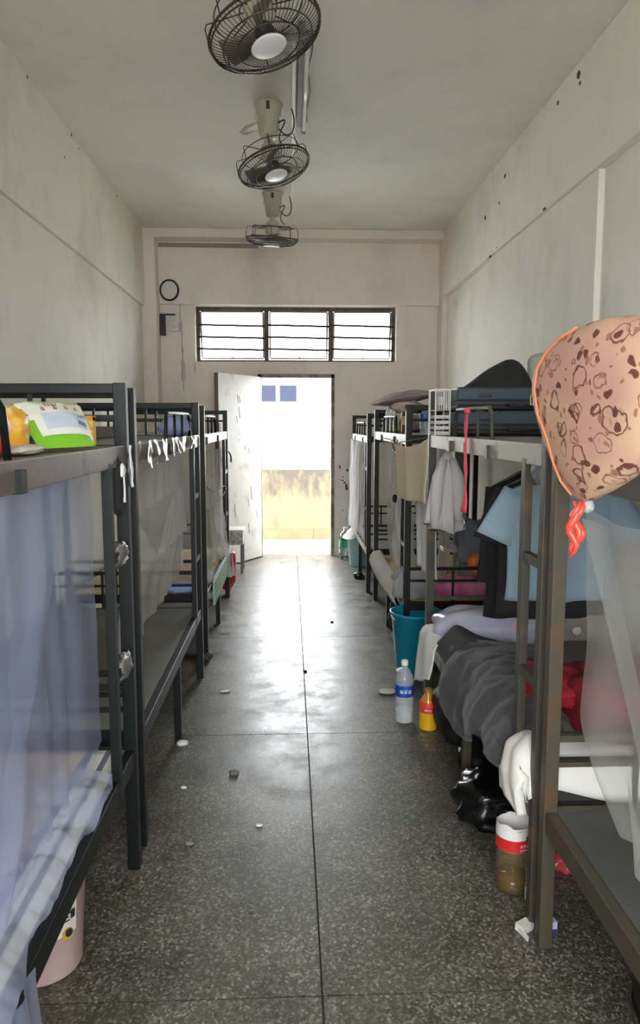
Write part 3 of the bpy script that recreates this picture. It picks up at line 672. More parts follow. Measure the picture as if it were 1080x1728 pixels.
# pink bucket under the bed
pb = thing('bucket', (-.755, 2.12, 0), 'pink plastic bucket with a white label under the nearest left bunk', 'bucket')
PINK = mat('pale_pink_plastic', rgb(226, 196, 190), .4)
MB().lathe([(.001, .004), (.112, 0), (.116, .006), (.138, .335), (.145, .335), (.145, .345), (.133, .345), (.110, .012), (.001, .012)], (-.755, 2.12, 0), 40).build('body', PINK, pb, smooth=True)
MB().tube([(-.755+.146*math.cos(a), 2.12, .335-.12*abs(math.sin(a))) for a in [PI*i/12 for i in range(13)]], .004, 6).build('bail_handle', mat('bucket_wire', rgb(160, 158, 154), .4, .7), pb)
def cyl(cx, cy, r0, r1, z0, z1, a0, a1, lift=.0015):
    def fn(u, v):
        z = z0+(z1-z0)*v; r = r0+(r1-r0)*v+lift; a = a0+(a1-a0)*u
        return Vector((cx+r*math.cos(a), cy+r*math.sin(a), z))
    return fn
fl = cyl(-.755, 2.12, .116+.022*.42, .116+.022*.8, .14, .27, math.radians(-62), math.radians(-22))
MB().grid(fl, 8, 4).build('label', mat('bucket_label', rgb(236, 226, 220), .5), pb, smooth=True)
fl2 = cyl(-.755, 2.12, .126, .136, .13, .27, math.radians(-62), math.radians(-22), .0025)
for (u0, u1, v0, v1) in ((.55,.75,.86,.98),(.3,.7,.62,.66),(.3,.72,.54,.57),(.3,.66,.46,.49),(.35,.7,.38,.41),(.72,.9,.4,.6)):
    MB().add([fl2(u0,v0), fl2(u1,v0), fl2(u1,v1), fl2(u0,v1)], [(0,1,2,3)]).build('print', INK, pb)
fc = fl2(.62, .10); 
MB().lathe([(.001, 0), (.018, 0), (.018, .001), (.001, .001)], fc, 16, Vector((0,0,1)).rotation_difference(Vector((.75,-.66,.1))).to_matrix()).build('round_sticker', mat('mustard_sticker', rgb(206, 168, 60), .5), pb)
MB().lathe([(.001, .0015), (.012, .0015), (.012, .002), (.001, .002)], fc+Vector((.003,0,.004)), 12, Vector((0,0,1)).rotation_difference(Vector((.75,-.66,.1))).to_matrix()).build('sticker_print', INK, pb)

# ------------------------------------------------------------------ second left bunk
n2 = thing('mosquito_net', (-.66, 3.7, .5), 'grey net with a V-shaped opening on the second left bunk', 'mosquito net')
patch((-.645, 2.86, 1.44), (-.645, 4.58, 1.44), (-.645, 4.58, 1.25), (-.645, 2.86, 1.22), 60, 12, 6, .008, (1,0,0), .02, 3, 1, grow=False, sag=-.0).build('top_skirt', NETD, n2, smooth=True)
patch((-.650, 2.86, 1.27), (-.650, 3.10, 1.27), (-.650, 3.66, .97), (-.650, 2.86, .97), 30, 20, 4, .012, (1,0,0), .012, 4, 2).build('curtain', NETD, n2, smooth=True)
patch((-.650, 4.22, 1.27), (-.650, 4.58, 1.32), (-.650, 4.58, .97), (-.650, 3.68, .97), 40, 20, 6, .016, (1,0,0), .012, 4, 3).build('curtain', NETD, n2, smooth=True)
patch((-.650, 2.86, .98), (-.650, 4.58, .98), (-.70, 4.58, .68), (-.68, 2.86, .66), 60, 14, 7, .012, (1,0,0), .012, 4, 6).build('lower_band', NETD, n2, smooth=True)
patch((-1.46, 2.86, 1.44), (-1.46, 4.58, 1.44), (-1.46, 4.58, .52), (-1.46, 2.86, .52), 30, 20, 7, .012, (1,0,0), .015, 4, 5).build('wall_panel', NETG, n2, smooth=True)
patch((-1.46, 4.56, 1.44), (-.66, 4.56, 1.44), (-.66, 4.56, .74), (-1.46, 4.56, .74), 30, 20, 5, .012, (0,1,0), .015, 4, 5).build('end_panel', NETW, n2, smooth=True)
tag(patch((-.557, 2.80, 1.552), (-.553, 4.58, 1.550), (-.548, 4.58, 1.49), (-.552, 2.80, 1.44), 60, 10, 9, .006, (1,0,0), .02, 8, 4).build('plastic_sheet', FILM, smooth=True), 'clear plastic film hanging off the second left upper deck edge', 'plastic sheet')
tag(lump((-.655, 4.36, 1.60), (.085, .12, .062), 12, .2, 2, flat=1.546).build('bundle', mat('lavender_cloth', rgb(140, 150, 190), .85, bump=.2, bscale=30), smooth=True), 'small lavender cloth bundle on the second left upper deck', 'bundle')
MB_ = MB().box(-1.40, -.95, 2.95, 4.45, 1.546, 1.60); tag(MB_.build('folded_board', mat('brown_fibreboard', rgb(112, 102, 92), .8, var=.2)), 'brown fibreboard sheet lying on the second left upper deck', 'board')
# things on the floor by the second and third bunks
sl = thing('slipper', (-.63, 5.06, 0), 'black slipper with a white strap on the floor under the third left bunk', 'slipper')
lump((-.66, 5.07, .014), (.12, .045, .014), 1, .1, 2, flat=0.0).build('sole', BLACKC, sl, smooth=True)
lump((-.60, 5.06, .04), (.03, .045, .035), 2, .2, 2, flat=0.002).build('strap', WHITEC, sl, smooth=True)
tag(lump((-.585, 4.995, .03), (.035, .03, .03), 4, .3, 2, flat=0.0).build('crumpled_packet', mat('dark_packet', rgb(70, 66, 62), .5), smooth=True), 'dark crumpled packet by the post foot of the third left bunk', 'scrap')

# ------------------------------------------------------------------ third left bunk
n3 = thing('mosquito_net', (-.60, 5.9, .35), 'white net tied with string on the third left bunk', 'mosquito net')
patch((-.615, 5.10, 1.42), (-.615, 6.78, 1.40), (-.60, 6.78, .52), (-.62, 5.10, .52), 60, 30, 8, .018, (1,0,0), .02, 4, 1).build('side_panel', NETW, n3, smooth=True)
patch((-.600, 5.50, 1.20), (-.600, 6.20, 1.20), (-.56, 6.80, .36), (-.58, 6.25, .44), 40, 30, 5, .022, (1,0,0), .02, 5, 2).build('loose_fold', NETW, n3, smooth=True)
patch((-.535, 6.25, .50), (-.530, 6.80, .52), (-.515, 6.72, .24), (-.525, 6.35, .30), 20, 14, 3, .02, (1,0,0), .02, 6, 4).build('hanging_hem', NETW, n3, smooth=True)
patch((-1.46, 5.12, 1.42), (-.64, 5.12, 1.42), (-.64, 5.12, .60), (-1.46, 5.12, .60), 30, 20, 5, .012, (0,1,0), .015, 4, 5).build('end_panel', NETG, n3, smooth=True)
MB().wire([(-.58, 5.08, 1.20), (-.575, 5.5, 1.12), (-.57, 6.0, 1.08), (-.575, 6.6, 1.08), (-.575, 6.85, 1.02), (-.57, 6.2, 1.00), (-.58, 5.1, 1.02)], .004, 6).build('tie_string', mat('grey_string', rgb(120, 116, 110), .9), n3)
tag(lump((-.76, 5.16, .485), (.12, .10, .03), 5, .25, 2.5, flat=.46).build('folded_cloth', mat('sky_blue_cloth', rgb(150, 186, 226), .85), smooth=True), 'pale blue cloth folded on the third left lower board', 'cloth')
tag(MB().box(-.563, -.548, 5.35, 6.45, .30, .475).build('edge_board', mat('pale_green_board', rgb(150, 190, 160), .6), bevel=.002), 'pale green board leaning along the third left lower rail', 'board')
tag(lump((-.62, 5.45, .48), (.05, .20, .035), 9, .25, 2.5, flat=.459).build('grey_rag', mat('grey_rag_cloth', rgb(160, 158, 156), .9), smooth=True), 'light grey rag on the front of the third left lower board', 'rag')
rb = thing('red_bag', (-.60, 7.05, .0), 'red plastic bag standing beside the small stool by the door', 'bag')
lump((-.60, 7.05, .23), (.085, .08, .17), 3, .25, 2, fold=.12).build('sack', mat('red_plastic', rgb(206, 40, 44), .35), rb, smooth=True)
lump((-.595, 7.05, .07), (.03, .03, .07), 3, .25, 2, flat=.0).build('tail', MATS['red_plastic'], rb, smooth=True)
st = thing('stool', (-.645, 8.15, 0), 'small worn grey stool with slim legs in front of the open door', 'stool')
MARB = mat('worn_marbled_laminate', rgb(196, 194, 188), .5, col2=rgb(110, 106, 102), scale=14, lo=.4, hi=.55)
MB().box(-.80, -.50, 8.0, 8.30, .455, .475).build('seat', mat('pale_laminate', rgb(216, 214, 208), .45), st, bevel=.003)
MB().box(-.79, -.51, 8.01, 8.03, .31, .455).build('apron', MARB, st); MB().box(-.79, -.51, 8.27, 8.29, .31, .455).build('apron', MARB, st)
MB().box(-.79, -.77, 8.03, 8.27, .31, .455).build('apron', MARB, st); MB().box(-.53, -.51, 8.03, 8.27, .31, .455).build('apron', MARB, st)
for x in (-.775, -.525):
    for y in (8.025, 8.275): MB().box(x-.013, x+.013, y-.013, y+.013, 0, .315).build('leg', mat('grey_steel_leg', rgb(110, 106, 102), .5, .3), st)
MB().box(-.775, -.525, 8.018, 8.032, .10, .118).build('stretcher', MATS['grey_steel_leg'], st)

# ------------------------------------------------------------------ door wall fittings
cl = tag(MB().tube([(-1.384+.105*math.cos(a), YF-.075, 3.15+.115*math.sin(a)) for a in [2*PI*i/36 for i in range(36)]], .010, 8, closed=True).tube([(-1.384+.100*math.cos(a), YF-.088, 3.152+.112*math.sin(a)) for a in [2*PI*i/36 for i in range(36)]], .007, 8, closed=True).build('cable_coil', mat('black_cable', rgb(36, 32, 30), .6), smooth=True), 'coil of black cable hung on the beam beside the window', 'cable')
bx_ = thing('junction_box', (-1.475, YF, 2.62), 'tall dark meter box in the corner beside the window', 'meter box')
MB().box(-1.505, -1.445, YF-.07, YF, 2.64, 2.87).build('case', mat('dark_box', rgb(54, 50, 48), .6), bx_, bevel=.004)
MB().box(-1.505, -1.33, YF-.075, YF, 2.875, 2.885).build('lid_flap', mat('dark_flap', rgb(70, 66, 62), .6), bx_)
sw = thing('switch_box', (-1.345, YF, 2.67), 'small white switch box on the wall left of the window', 'switch')
MB().box(-1.40, -1.29, YF-.05, YF, 2.69, 2.805).build('case', WPLAST, sw, bevel=.006)
MB().box(-1.375, -1.315, YF-.056, YF-.05, 2.72, 2.775).build('cover_plate', mat('cover_plastic', rgb(200, 198, 192), .5), sw, bevel=.003)
wires = ((-1.275, 2.99, 2.68, 0), (-1.262, 2.80, 2.45, 1), (-1.255, 2.50, 2.0, 2), (-1.27, 2.36, 2.12, 3), (-1.235, 2.34, 2.1, 4), (-1.115, 2.34, 2.2, 5))
lbw = ('thin wire dropping from the beam past the white switch box', 'thin wire directly below the white switch box', 'long loose wire on the wall nearest the door top', 'short wire end hanging left of the door leaf', 'dark wire stub above the door leaf', 'short wire below the lower window corner')
for (x, z1, z0, k) in wires:
    tag(MB().tube([(x+.003*math.sin(i*1.7+k), YF-.006, z1+(z0-z1)*i/8) for i in range(9)], .0035, 5).build('wall_wire', mat('dirty_wire', rgb(156, 142, 134), .8), smooth=True), lbw[k], 'wire')
#PART4
# ------------------------------------------------------------------ nearest right bunk: pouch, net, shoe
def print_mat():
    m = bpy.data.materials.new('pink_flower_print'); m.use_nodes = True; nt = m.node_tree; b = nt.nodes['Principled BSDF']; L = nt.links.new
    tc = nt.nodes.new('ShaderNodeTexCoord'); prev = None
    base = rgb(206, 168, 142)
    n = nt.nodes.new('ShaderNodeTexNoise'); n.inputs['Scale'].default_value = 5; L(tc.outputs['Object'], n.inputs['Vector'])
    r0 = nt.nodes.new('ShaderNodeValToRGB'); L(n.outputs['Fac'], r0.inputs[0]); r0.color_ramp.elements[0].position = .4; r0.color_ramp.elements[1].position = .6
    r0.color_ramp.elements[0].color = rgb(182, 140, 126); r0.color_ramp.elements[1].color = rgb(192, 160, 130); prev = r0.outputs[0]
    wv = nt.nodes.new('ShaderNodeTexNoise'); wv.inputs['Scale'].default_value = 26; L(tc.outputs['Object'], wv.inputs['Vector'])
    ad = nt.nodes.new('ShaderNodeMix'); ad.data_type = 'VECTOR'; ad.inputs[0].default_value = .035; L(tc.outputs['Object'], ad.inputs[4]); L(wv.outputs['Color'], ad.inputs[5])
    for sc, kind, col in ((13, 'ring', (104, 62, 52)), (25, 'dot', (98, 54, 46)), (17, 'ring', (128, 82, 68)), (31, 'dot', (150, 100, 84))):
        v = nt.nodes.new('ShaderNodeTexVoronoi'); v.inputs['Scale'].default_value = sc; L(ad.outputs[1], v.inputs['Vector'])
        r = nt.nodes.new('ShaderNodeValToRGB'); L(v.outputs['Distance'], r.inputs[0]); e = r.color_ramp.elements
        W_, K = (1,1,1,1), (0,0,0,1)
        if kind == 'dot': e[0].position = .22; e[0].color = W_; e[1].position = .26; e[1].color = K
        else:
            e[0].position = .0; e[0].color = W_; e[1].position = .10; e[1].color = K
            for p, c in ((.13, K), (.27, K), (.29, W_), (.315, W_), (.335, K)): x = e.new(p); x.color = c
        mx = nt.nodes.new('ShaderNodeMix'); mx.data_type = 'RGBA'; L(r.outputs[0], mx.inputs[0]); L(prev, mx.inputs[6]); mx.inputs[7].default_value = rgb(*col); prev = mx.outputs[2]
    L(prev, b.inputs['Base Color']); b.inputs['Roughness'].default_value = .6
    return m
pc = thing('storage_pouch', (.64, 1.62, 1.445), 'pink zipped fabric pouch with brown print hung on the bunk corner', 'bag')
PA, PB = Vector((.622, 1.85, 0)), Vector((.692, 1.43, 0)); PAX = PB-PA; PN = Vector((PAX.y, -PAX.x, 0)).normalized()
if PN.x > 0: PN = -PN
NS = 40
prof = [(1.446, .47, .53, .012), (1.460, .42, .63, .022), (1.49, .33, .80, .038), (1.53, .24, .97, .050), (1.58, .15, 1.10, .060), (1.64, .06, 1.16, .068), (1.70, .0, 1.19, .07), (1.75, .03, 1.19, .068), (1.785, .11, 1.16, .060), (1.812, .24, 1.08, .05), (1.828, .40, .95, .035), (1.835, .55, .80, .018)]
def sps(x, e): return math.copysign(abs(x)**e, x)
def pouch_pt(i, k):
    z, t0, t1, d = prof[i]; a = 2*PI*k/NS; tc_ = (t0+t1)/2; ht = (t1-t0)/2
    t = tc_ + ht*sps(math.cos(a), .8); n = d*sps(math.sin(a), .75)
    p = PA + PAX*t + PN*n; p.z = z
    return p + PN*(.010*nz(p, 9, 2)*abs(math.sin(a))) + Vector((0, 0, .006*nz(p, 7, 4)))
rings = [[pouch_pt(i, k) for k in range(NS)] for i in range(len(prof))]
pbody = MB().loft(rings).build('body', print_mat(), pc, smooth=True, sub=1)
PIPE = mat('orange_piping', rgb(196, 118, 76), .6)
def piping_pt(i): return pouch_pt(i, 14) + PN*.002
MB().tube([piping_pt(i) for i in range(1, len(prof)-1)], .0032, 8).build('piping', PIPE, pc, smooth=True)
MB().tube([pouch_pt(i, 19) + PN*.001 - PAX*.004 for i in range(3, 9)], .003, 8).build('zip', mat('peach_zip', rgb(206, 130, 104), .5), pc, smooth=True)
zq = pouch_pt(6, 19)
MB().tube([zq+Vector((-.004, 0, -.004)), zq+Vector((-.010, -.002, -.016)), zq+Vector((-.009, -.002, -.036)), zq+Vector((-.003, -.002, -.036)), zq+Vector((-.003, -.002, -.016))], .0016, 6).build('zip_pull', mat('brass', rgb(206, 190, 150), .3, .8), pc, smooth=True)
MB().wire([(.64, 1.58, 1.825), (.70, 1.50, 1.80), (.77, 1.38, 1.70), (.785, 1.30, 1.645)], .003, 6).build('hanging_cord', WHITEC, pc, smooth=True)
rk = thing('red_tassel', (.64, 1.64, 1.31), 'twisted red plastic ribbon hanging below the pink pouch', 'ribbon')
REDP = mat('coral_red_plastic', rgb(226, 70, 52), .35)
for k, (dx, l, ph) in enumerate(((-.006, .125, 0), (.007, .105, 1), (.0, .12, 2))):
    MB().tube([(.637+dx+.008*math.sin(i*1.1+ph), 1.625+.006*math.cos(i*1.3+ph), 1.447-l*i/9) for i in range(10)], [.003+.006*math.sin(PI*i/9) for i in range(10)], 7).build('strand', REDP, rk, smooth=True)
nr = thing('mosquito_net', (.83, 1.5, .6), 'white gauze net draped down the side of the nearest right bunk', 'mosquito net')
def nfun(u, v):
    y = 2.02 - 1.12*u; zt = 1.39 - .02*math.sin(PI*min(1, u*2.5)) ; zb = .56 + .02*math.sin(u*7)
    z = zt + (zb-zt)*v
    inn = .05*max(0, (v-.70)/.30)*max(0, 1-u*3)
    x = .822 + .02*math.sin(u*22 + v*4)*(.3+.7*v) + .012*nz((0, y, z), 5, 1) + inn
    y -= .22*max(0, (v-.72)/.28)**1.5*max(0, 1-u*2.2) 
    return Vector((x-.03*u, y, z))
MB().grid(nfun, 60, 50).build('gauze', NETW, nr, smooth=True)
def nfun2(u, v):
    y = 2.0 - .5*u - .55*v; z = 1.36 - .78*v
    return Vector((.80 + .012*math.sin(u*9+v*2) - .02*u, y, z))
MB().grid(lambda u, v: nfun2(u*.35, v), 16, 40).build('fold', NETW, nr, smooth=True)
lump((.822, 2.015, 1.395), (.014, .016, .02), 4, .3, 3, nu=12, nv=8).build('knot', WHITEC, nr, smooth=True)
sh = thing('shoe', (1.0, 1.82, 0), 'black shoe at the lower picture corner under the nearest right bunk', 'shoe')
lump((1.0, 1.80, .05), (.055, .13, .055), 3, .1, 2, flat=.012).build('upper', mat('black_leather', rgb(28, 27, 27), .35), sh, smooth=True)
MB().loft([[Vector((1.0+.058*math.cos(a)*f, 1.80+.138*math.sin(a)*f, z)) for a in [2*PI*k/24 for k in range(24)]] for (f, z) in ((1, 0), (1.02, .008), (1, .016))]).build('sole', mat('black_rubber', rgb(20, 20, 20), .7), sh)
MB().tube([(1.0+.04*math.cos(2*PI*k/20), 1.85+.06*math.sin(2*PI*k/20), .098) for k in range(20)], .006, 6, closed=True).build('collar', mat('grey_binding', rgb(120, 116, 112), .5), sh, smooth=True)
# under the post foot
tp = thing('tissue_pack', (.752, 2.18, 0), 'torn white paper pack wedged beside the rusty post foot', 'scrap')
MB().obox((.748, 2.20, .012), .05, .035, .024, (.1, .05, .6)).build('pack', mat('paper_white', rgb(226, 224, 216), .8, var=.15, scale=40), tp)
MB().bar((.722, 2.205, .012), (.742, 2.145, .006), .004, .02).build('torn_flap', MATS['paper_white'], tp)
glyphs((.730, 2.178, .016), (1, .5, 0), (0, 0, 1), 3, .008, (.3, -.9, 0), 3, lift=.002).build('lettering', mat('blue_grey_print', rgb(90, 96, 120), .6), tp)
tp2 = thing('card_box', (.826, 2.19, 0), 'small lavender and navy card box beside the rusty post foot', 'scrap')
MB().obox((.828, 2.185, .022), .028, .03, .044, (0, 0, .2)).build('box', mat('lavender_card', rgb(196, 194, 214), .6), tp2)
MB().obox((.828, 2.168, .010), .029, .004, .020, (0, 0, .2)).build('navy_band', mat('navy_print', rgb(50, 62, 110), .6), tp2)
rp = tag(lump((1.0, 2.52, .035), (.075, .05, .04), 3, .35, 2.5, flat=.001, fold=.15).build('red_packet', mat('shiny_red_wrap', rgb(206, 70, 74), .2, col2=rgb(236, 226, 222), scale=20, lo=.34, hi=.44), smooth=True), 'crumpled red and white wrapper on the floor under the right bunk', 'scrap')
bottle('water_bottle', 'slim clear bottle standing hidden behind the rusty post', (.815, 2.32, 0), .20, .027, PET, WHITEP, mat('milky_label', rgb(196, 200, 210), .5), (.12, .36))
# cut-open jug with brown liquid
jg = thing('plastic_jug', (.760, 2.44, 0), 'cut-open clear jug with a red label and brown liquid', 'jug')
JC = (.772, 2.42, 0); JR = .058
AMB = mat('tea_stained_plastic', rgb(140, 118, 80), .05, alpha=.36, spec=.9)
MB().shell([(.001, .004), (.045, .0), (.056, .010), (JR, .03), (.055, .045), (JR, .06), (.055, .075), (JR, .09), (.055, .105), (JR, .12), (.056, .14), (JR, .155), (JR, .24)], JC, 32).build('body', AMB, jg, smooth=True)
MB().lathe([(.001, .005), (.050, .008), (.052, .055), (.001, .055)], JC, 28).build('liquid', mat('brown_liquid', rgb(84, 50, 22), .1), jg, smooth=True)
def jr(u, v):       # ragged cut rim
    a = 2*PI*u; zt = .248 + .008*math.sin(a*2+.6) + .006*math.sin(a*5)
    return Vector((JC[0]+(JR+.001)*math.cos(a), JC[1]+(JR+.001)*math.sin(a), .215 + (zt-.215)*v))
MB().grid(jr, 40, 3).build('cut_rim', mat('milky_white_label', rgb(226, 222, 222), .4), jg, smooth=True)
MB().shell([(JR-.0015, .160), (JR-.0015, .246)], JC, 32).build('milky_lining', MATS['milky_white_label'], jg, smooth=True)
MB().shell([(JR+.0016, .163), (JR+.0016, .205)], JC, 32).build('red_band', mat('label_red', rgb(208, 38, 40), .4), jg, smooth=True)
MB().shell([(JR+.0018, .205), (JR+.0018, .232)], JC, 32).build('white_band', mat('label_white', rgb(230, 228, 222), .4), jg, smooth=True)
vd = Vector((.28, -.96, 0)); vx = Vector((.96, .28, 0)); vz = Vector((0, 0, 1))
glyphs(Vector(JC)+vd*(JR+.0015)+vx*(-.012)+vz*.182, vx, vz, 4, .011, vd, 8, lift=.002, gap=1.1).build('lettering', WINK, jg)
glyphs(Vector(JC)+vd*(JR+.0015)+vx*(-.012)+vz*.170, vx, vz, 6, .006, vd, 9, lift=.002).build('lettering', WINK, jg)
tq = Vector(JC)+vd*(JR+.0045)+vx*.014+vz*.208
MB().add([tq-vx*.006, tq+vx*.006, tq+vz*.010], [(0,1,2)]).add([tq-vx*.005+vz*.006, tq+vx*.005+vz*.006, tq+vz*.017], [(0,1,2)]).add([tq-vx*.0015-vz*.003, tq+vx*.0015-vz*.003, tq+vx*.0015, tq-vx*.0015], [(0,1,2,3)]).build('tree_mark', mat('label_green', rgb(20, 110, 80), .5), jg)
# black rubbish bag
BBAG = mat('black_bin_bag', rgb(12, 12, 13), .22, bump=.6, bscale=14)
tag(lump((.87, 2.88, .085), (.19, .145, .10), 5, .30, 1.8, 40, 24, flat=.002, fold=.22, fsc=4).build('rubbish_bag', BBAG, smooth=True), 'shiny black rubbish bag on the floor beside the cut-open jug', 'bag')

# ------------------------------------------------------------------ second right bunk, lower bed
QUILT = mat('charcoal_quilt', rgb(66, 66, 68), .95, bump=.35, bscale=22, var=.15, scale=5, sheen=.15)
def quilt(u, v):    # u across: from inside the bed over the edge and down, v along the bed
    y = 2.36 + 1.12*v; xin = 1.02 + .40*min(1, v*1.6)
    zb = .425 - .17*math.exp(-((v-.66)/.20)**2)
    path = [(xin, .47), (xin*.75+.22, .57), (xin*.45+.48, .63), (.93, .645), (.845, .635), (.785, .60), (.742, .53), (.728, .48), (.736, .425)]
    t = u*(len(path)-1); i = min(int(t), len(path)-2); f = t-i; f = f*f*(3-2*f)
    x = path[i][0]*(1-f)+path[i+1][0]*f; z = path[i][1]*(1-f)+path[i+1][1]*f
    low = max(0, (u-.55)/.45)
    z -= low**1.5*(.425-zb)
    z *= 1 - (.14*(1-v)**2 + .12*v**3)*(1-low)
    fo = .034*nz((x*2.2, y*4.2, z*2.2), 1, 4) + .022*nz((x*5, y*10, z*5), 1, 7) + .010*nz((x*12, y*20, z*12), 1, 9)
    fo += .016*math.sin(v*19 + u*5 + 2.5*nz((x, y, 0), 3))*(.4+.6*low)
    return Vector((x - fo*(.3+.9*low), y + .03*nz((x*3, y, z*5), 1.5, 2), z + fo*(1-.7*low)))
qo = MB().grid(quilt, 70, 90).build('quilt', QUILT, smooth=True, solid=.02); tag(qo, 'heaped charcoal quilt hanging over the edge of the second right bunk', 'quilt')
def jk(u, v):
    x = .742 + .30*u; y = 3.36 + .22*v + .05*math.sin(u*3)
    z = .600 - .10*abs(u-.3) + .02*nz((x*7, y*7, 0), 1, 3) - .34*max(0, .25-u)*(1-v*.5)
    return Vector((x - .06*max(0, .2-u), y, z))
tag(MB().grid(jk, 24, 18).build('jacket', mat('dark_grey_jacket', rgb(54, 53, 54), .9, bump=.2, bscale=40), smooth=True, solid=.014), 'dark grey jacket flung across the top of the charcoal quilt', 'jacket')
REDB = mat('crimson_fleece', rgb(122, 10, 22), .95, bump=.3, bscale=30, var=.3, scale=8)
tag(lump((1.29, 2.60, .53), (.30, .30, .19), 5, .30, 2, 44, 26, flat=.435, fold=.16, fsc=3.2).build('fleece_blanket', REDB, smooth=True), 'crumpled crimson fleece blanket behind the ladder of the right bunk', 'blanket')
tag(lump((1.00, 2.70, .64), (.12, .17, .055), 9, .25, 2.4, 30, 18, fold=.12).build('scarf', mat('deep_red_knit', rgb(150, 24, 38), .95, bump=.3, bscale=40), smooth=True), 'deep red knit lying in the hollow of the charcoal quilt', 'scarf')
WPIL = mat('white_bedding', rgb(224, 222, 214), .9, bump=.2, bscale=14, col2=rgb(196, 188, 172), scale=6, lo=.28, hi=.40)
def wp(u, v):
    y = 2.235 + .20*v; path = [(1.30, .46), (1.15, .485), (1.02, .50), (.90, .525), (.81, .545), (.755, .51), (.735, .44), (.742, .365)]
    t = u*(len(path)-1); i = min(int(t), len(path)-2); f = t-i
    x = path[i][0]*(1-f)+path[i+1][0]*f; z = path[i][1]*(1-f)+path[i+1][1]*f
    z += .05*math.sin(PI*v)*(1-max(0, u-.6)) - (.085*max(0, 1-v*6) if u < .75 else 0); fo = .018*nz((x*4, y*6, z*4), 1.2, 5) + .008*math.sin(v*12+u*16)
    return Vector((x-fo*.5-.02*math.sin(PI*v)*u, y, z+fo*.6))
tag(MB().grid(wp, 50, 24).build('bedding', WPIL, smooth=True, solid=.03), 'white cotton bedding spilling past the ladder foot of the right bunk', 'bedding')
pg = thing('pillow_bag', (1.02, 3.85, .43), 'zipped clear lilac pillow bag behind the charcoal quilt', 'pillow bag')
lump((1.05, 3.86, .53), (.29, .15, .115), 2, .12, 2, 36, 20, flat=.432, e1=.7, e2=.6).build('bag', mat('lilac_clear_vinyl', rgb(186, 184, 206), .18, var=.15, scale=6), pg, smooth=True)
glyphs((1.13, 3.700, .56), (1, 0, 0), (0, 0, 1), 1, .04, (0, -1, .3), 4, lift=.01).build('pink_print', mat('pink_print', rgb(226, 160, 170), .5), pg)
wc = tag(MB().grid(lambda u, v: Vector((.86 - .145*min(1, v*2.2) - .025*max(0, v-.45) + .010*math.sin(u*8+v*3), 3.62+.36*u + .03*v, .49 + .03*math.sin(PI*min(1, v*2)) - .30*max(0, v-.40)/.6*(1-.45*(1-u)*v) + .008*nz((u*3, v*3, 0), 1.5))), 20, 24).build('sheet_corner', WHITEC, smooth=True, solid=.006), 'white sheet corner hanging beside the teal bucket', 'sheet')
ps = thing('power_strip', (1.52, 3.93, .43), 'pale board with a plug and curled lead beyond the rusty post', 'board')
MB().box(1.36, 1.67, 3.90, 3.93, .44, .60).build('board', mat('putty_board', rgb(160, 156, 146), .7), ps, bevel=.004)
MB().lathe([(.001, 0), (.025, 0), (.025, .02), (.018, .028), (.001, .028)], (1.55, 3.899, .50), 16, Matrix.Rotation(PI/2, 3, 'X')).build('plug', WHITEP, ps, smooth=True)
MB().wire([(1.52, 3.88, .60), (1.53, 3.87, .65), (1.60, 3.87, .66), (1.64, 3.88, .64)], .005, 6).build('lead', WHITEP, ps, smooth=True)
# dark things under the second right bunk
tag(lump((.95, 3.70, .12), (.20, .30, .15), 8, .2, 2, 30, 18, flat=.002, fold=.15).build('travel_bag', mat('black_nylon', rgb(16, 16, 18), .6), smooth=True), 'black travel bag pushed under the second right bunk', 'bag')
sb = thing('shoe', (.86, 3.36, 0), 'black trainer with pale flashes under the hanging quilt', 'shoe')
lump((.86, 3.34, .06), (.06, .14, .06), 3, .12, 2, flat=.02).build('upper', mat('black_mesh', rgb(20, 20, 22), .6), sb, smooth=True)
MB().loft([[Vector((.86+.062*math.cos(a)*f, 3.34+.145*math.sin(a)*f, z)) for a in [2*PI*k/24 for k in range(24)]] for (f, z) in ((.98, 0), (1.03, .012), (1, .026))]).build('sole', MATS['black_rubber'], sb)
MB().obox((.805, 3.27, .075), .006, .04, .018, (.3, 0, 0)).build('flash', WHITEP, sb); MB().obox((.80, 3.36, .08), .006, .03, .02, (-.3, 0, 0)).build('flash', WHITEP, sb)
# bottles on the floor
wb = bottle('water_bottle', 'clear water bottle with a blue label standing on the aisle floor', (.618, 3.90, 0), .345, .050, PET, WHITEP, mat('bottle_blue_label', rgb(28, 68, 168), .35, col2=rgb(70, 130, 210), scale=14, lo=.35, hi=.45), (.44, .62), capr=.019)
bd = Vector((-.12, -.99, 0)); bxv = Vector((.99, -.12, 0))
glyphs(Vector((.618, 3.90, .175))+bd*.051+bxv*-.028, bxv, vz, 3, .020, bd, 12, lift=.002).build('lettering', WINK, wb)
MB().wire([(.585, 3.88, .30), (.57, 3.87, .295), (.575, 3.865, .31), (.60, 3.86, .315)], .006, 6).build('loop_handle', WHITEP, wb, smooth=True)
MB().lathe([(.001, .004), (.045, .008), (.047, .07), (.001, .07)], (.618, 3.90, 0), 22).build('ribbed_base', mat('ribbed_clear', rgb(226, 230, 234), .12, alpha=.5, bump=.8, bscale=120, spec=.8), wb)
ob = bottle('juice_bottle', 'orange tea bottle with a red and yellow label on the floor', (.732, 3.80, 0), .222, .046, mat('orange_tea', rgb(214, 140, 34), .15), mat('amber_cap', rgb(196, 134, 60), .4), mat('yellow_label', rgb(226, 176, 20), .4), (.03, .44), square=True, neck=.36)
MB().shell([(.0478, .44*.222), (.0478, .66*.222), (.044, .70*.222)], (.732, 3.80, 0), 24).build('red_label', mat('orange_red_label', rgb(226, 72, 40), .4), ob, smooth=True)
glyphs(Vector((.732, 3.80, .112))+bd*.049+bxv*-.022, bxv, vz, 4, .010, bd, 14, lift=.002).build('lettering', WINK, ob)
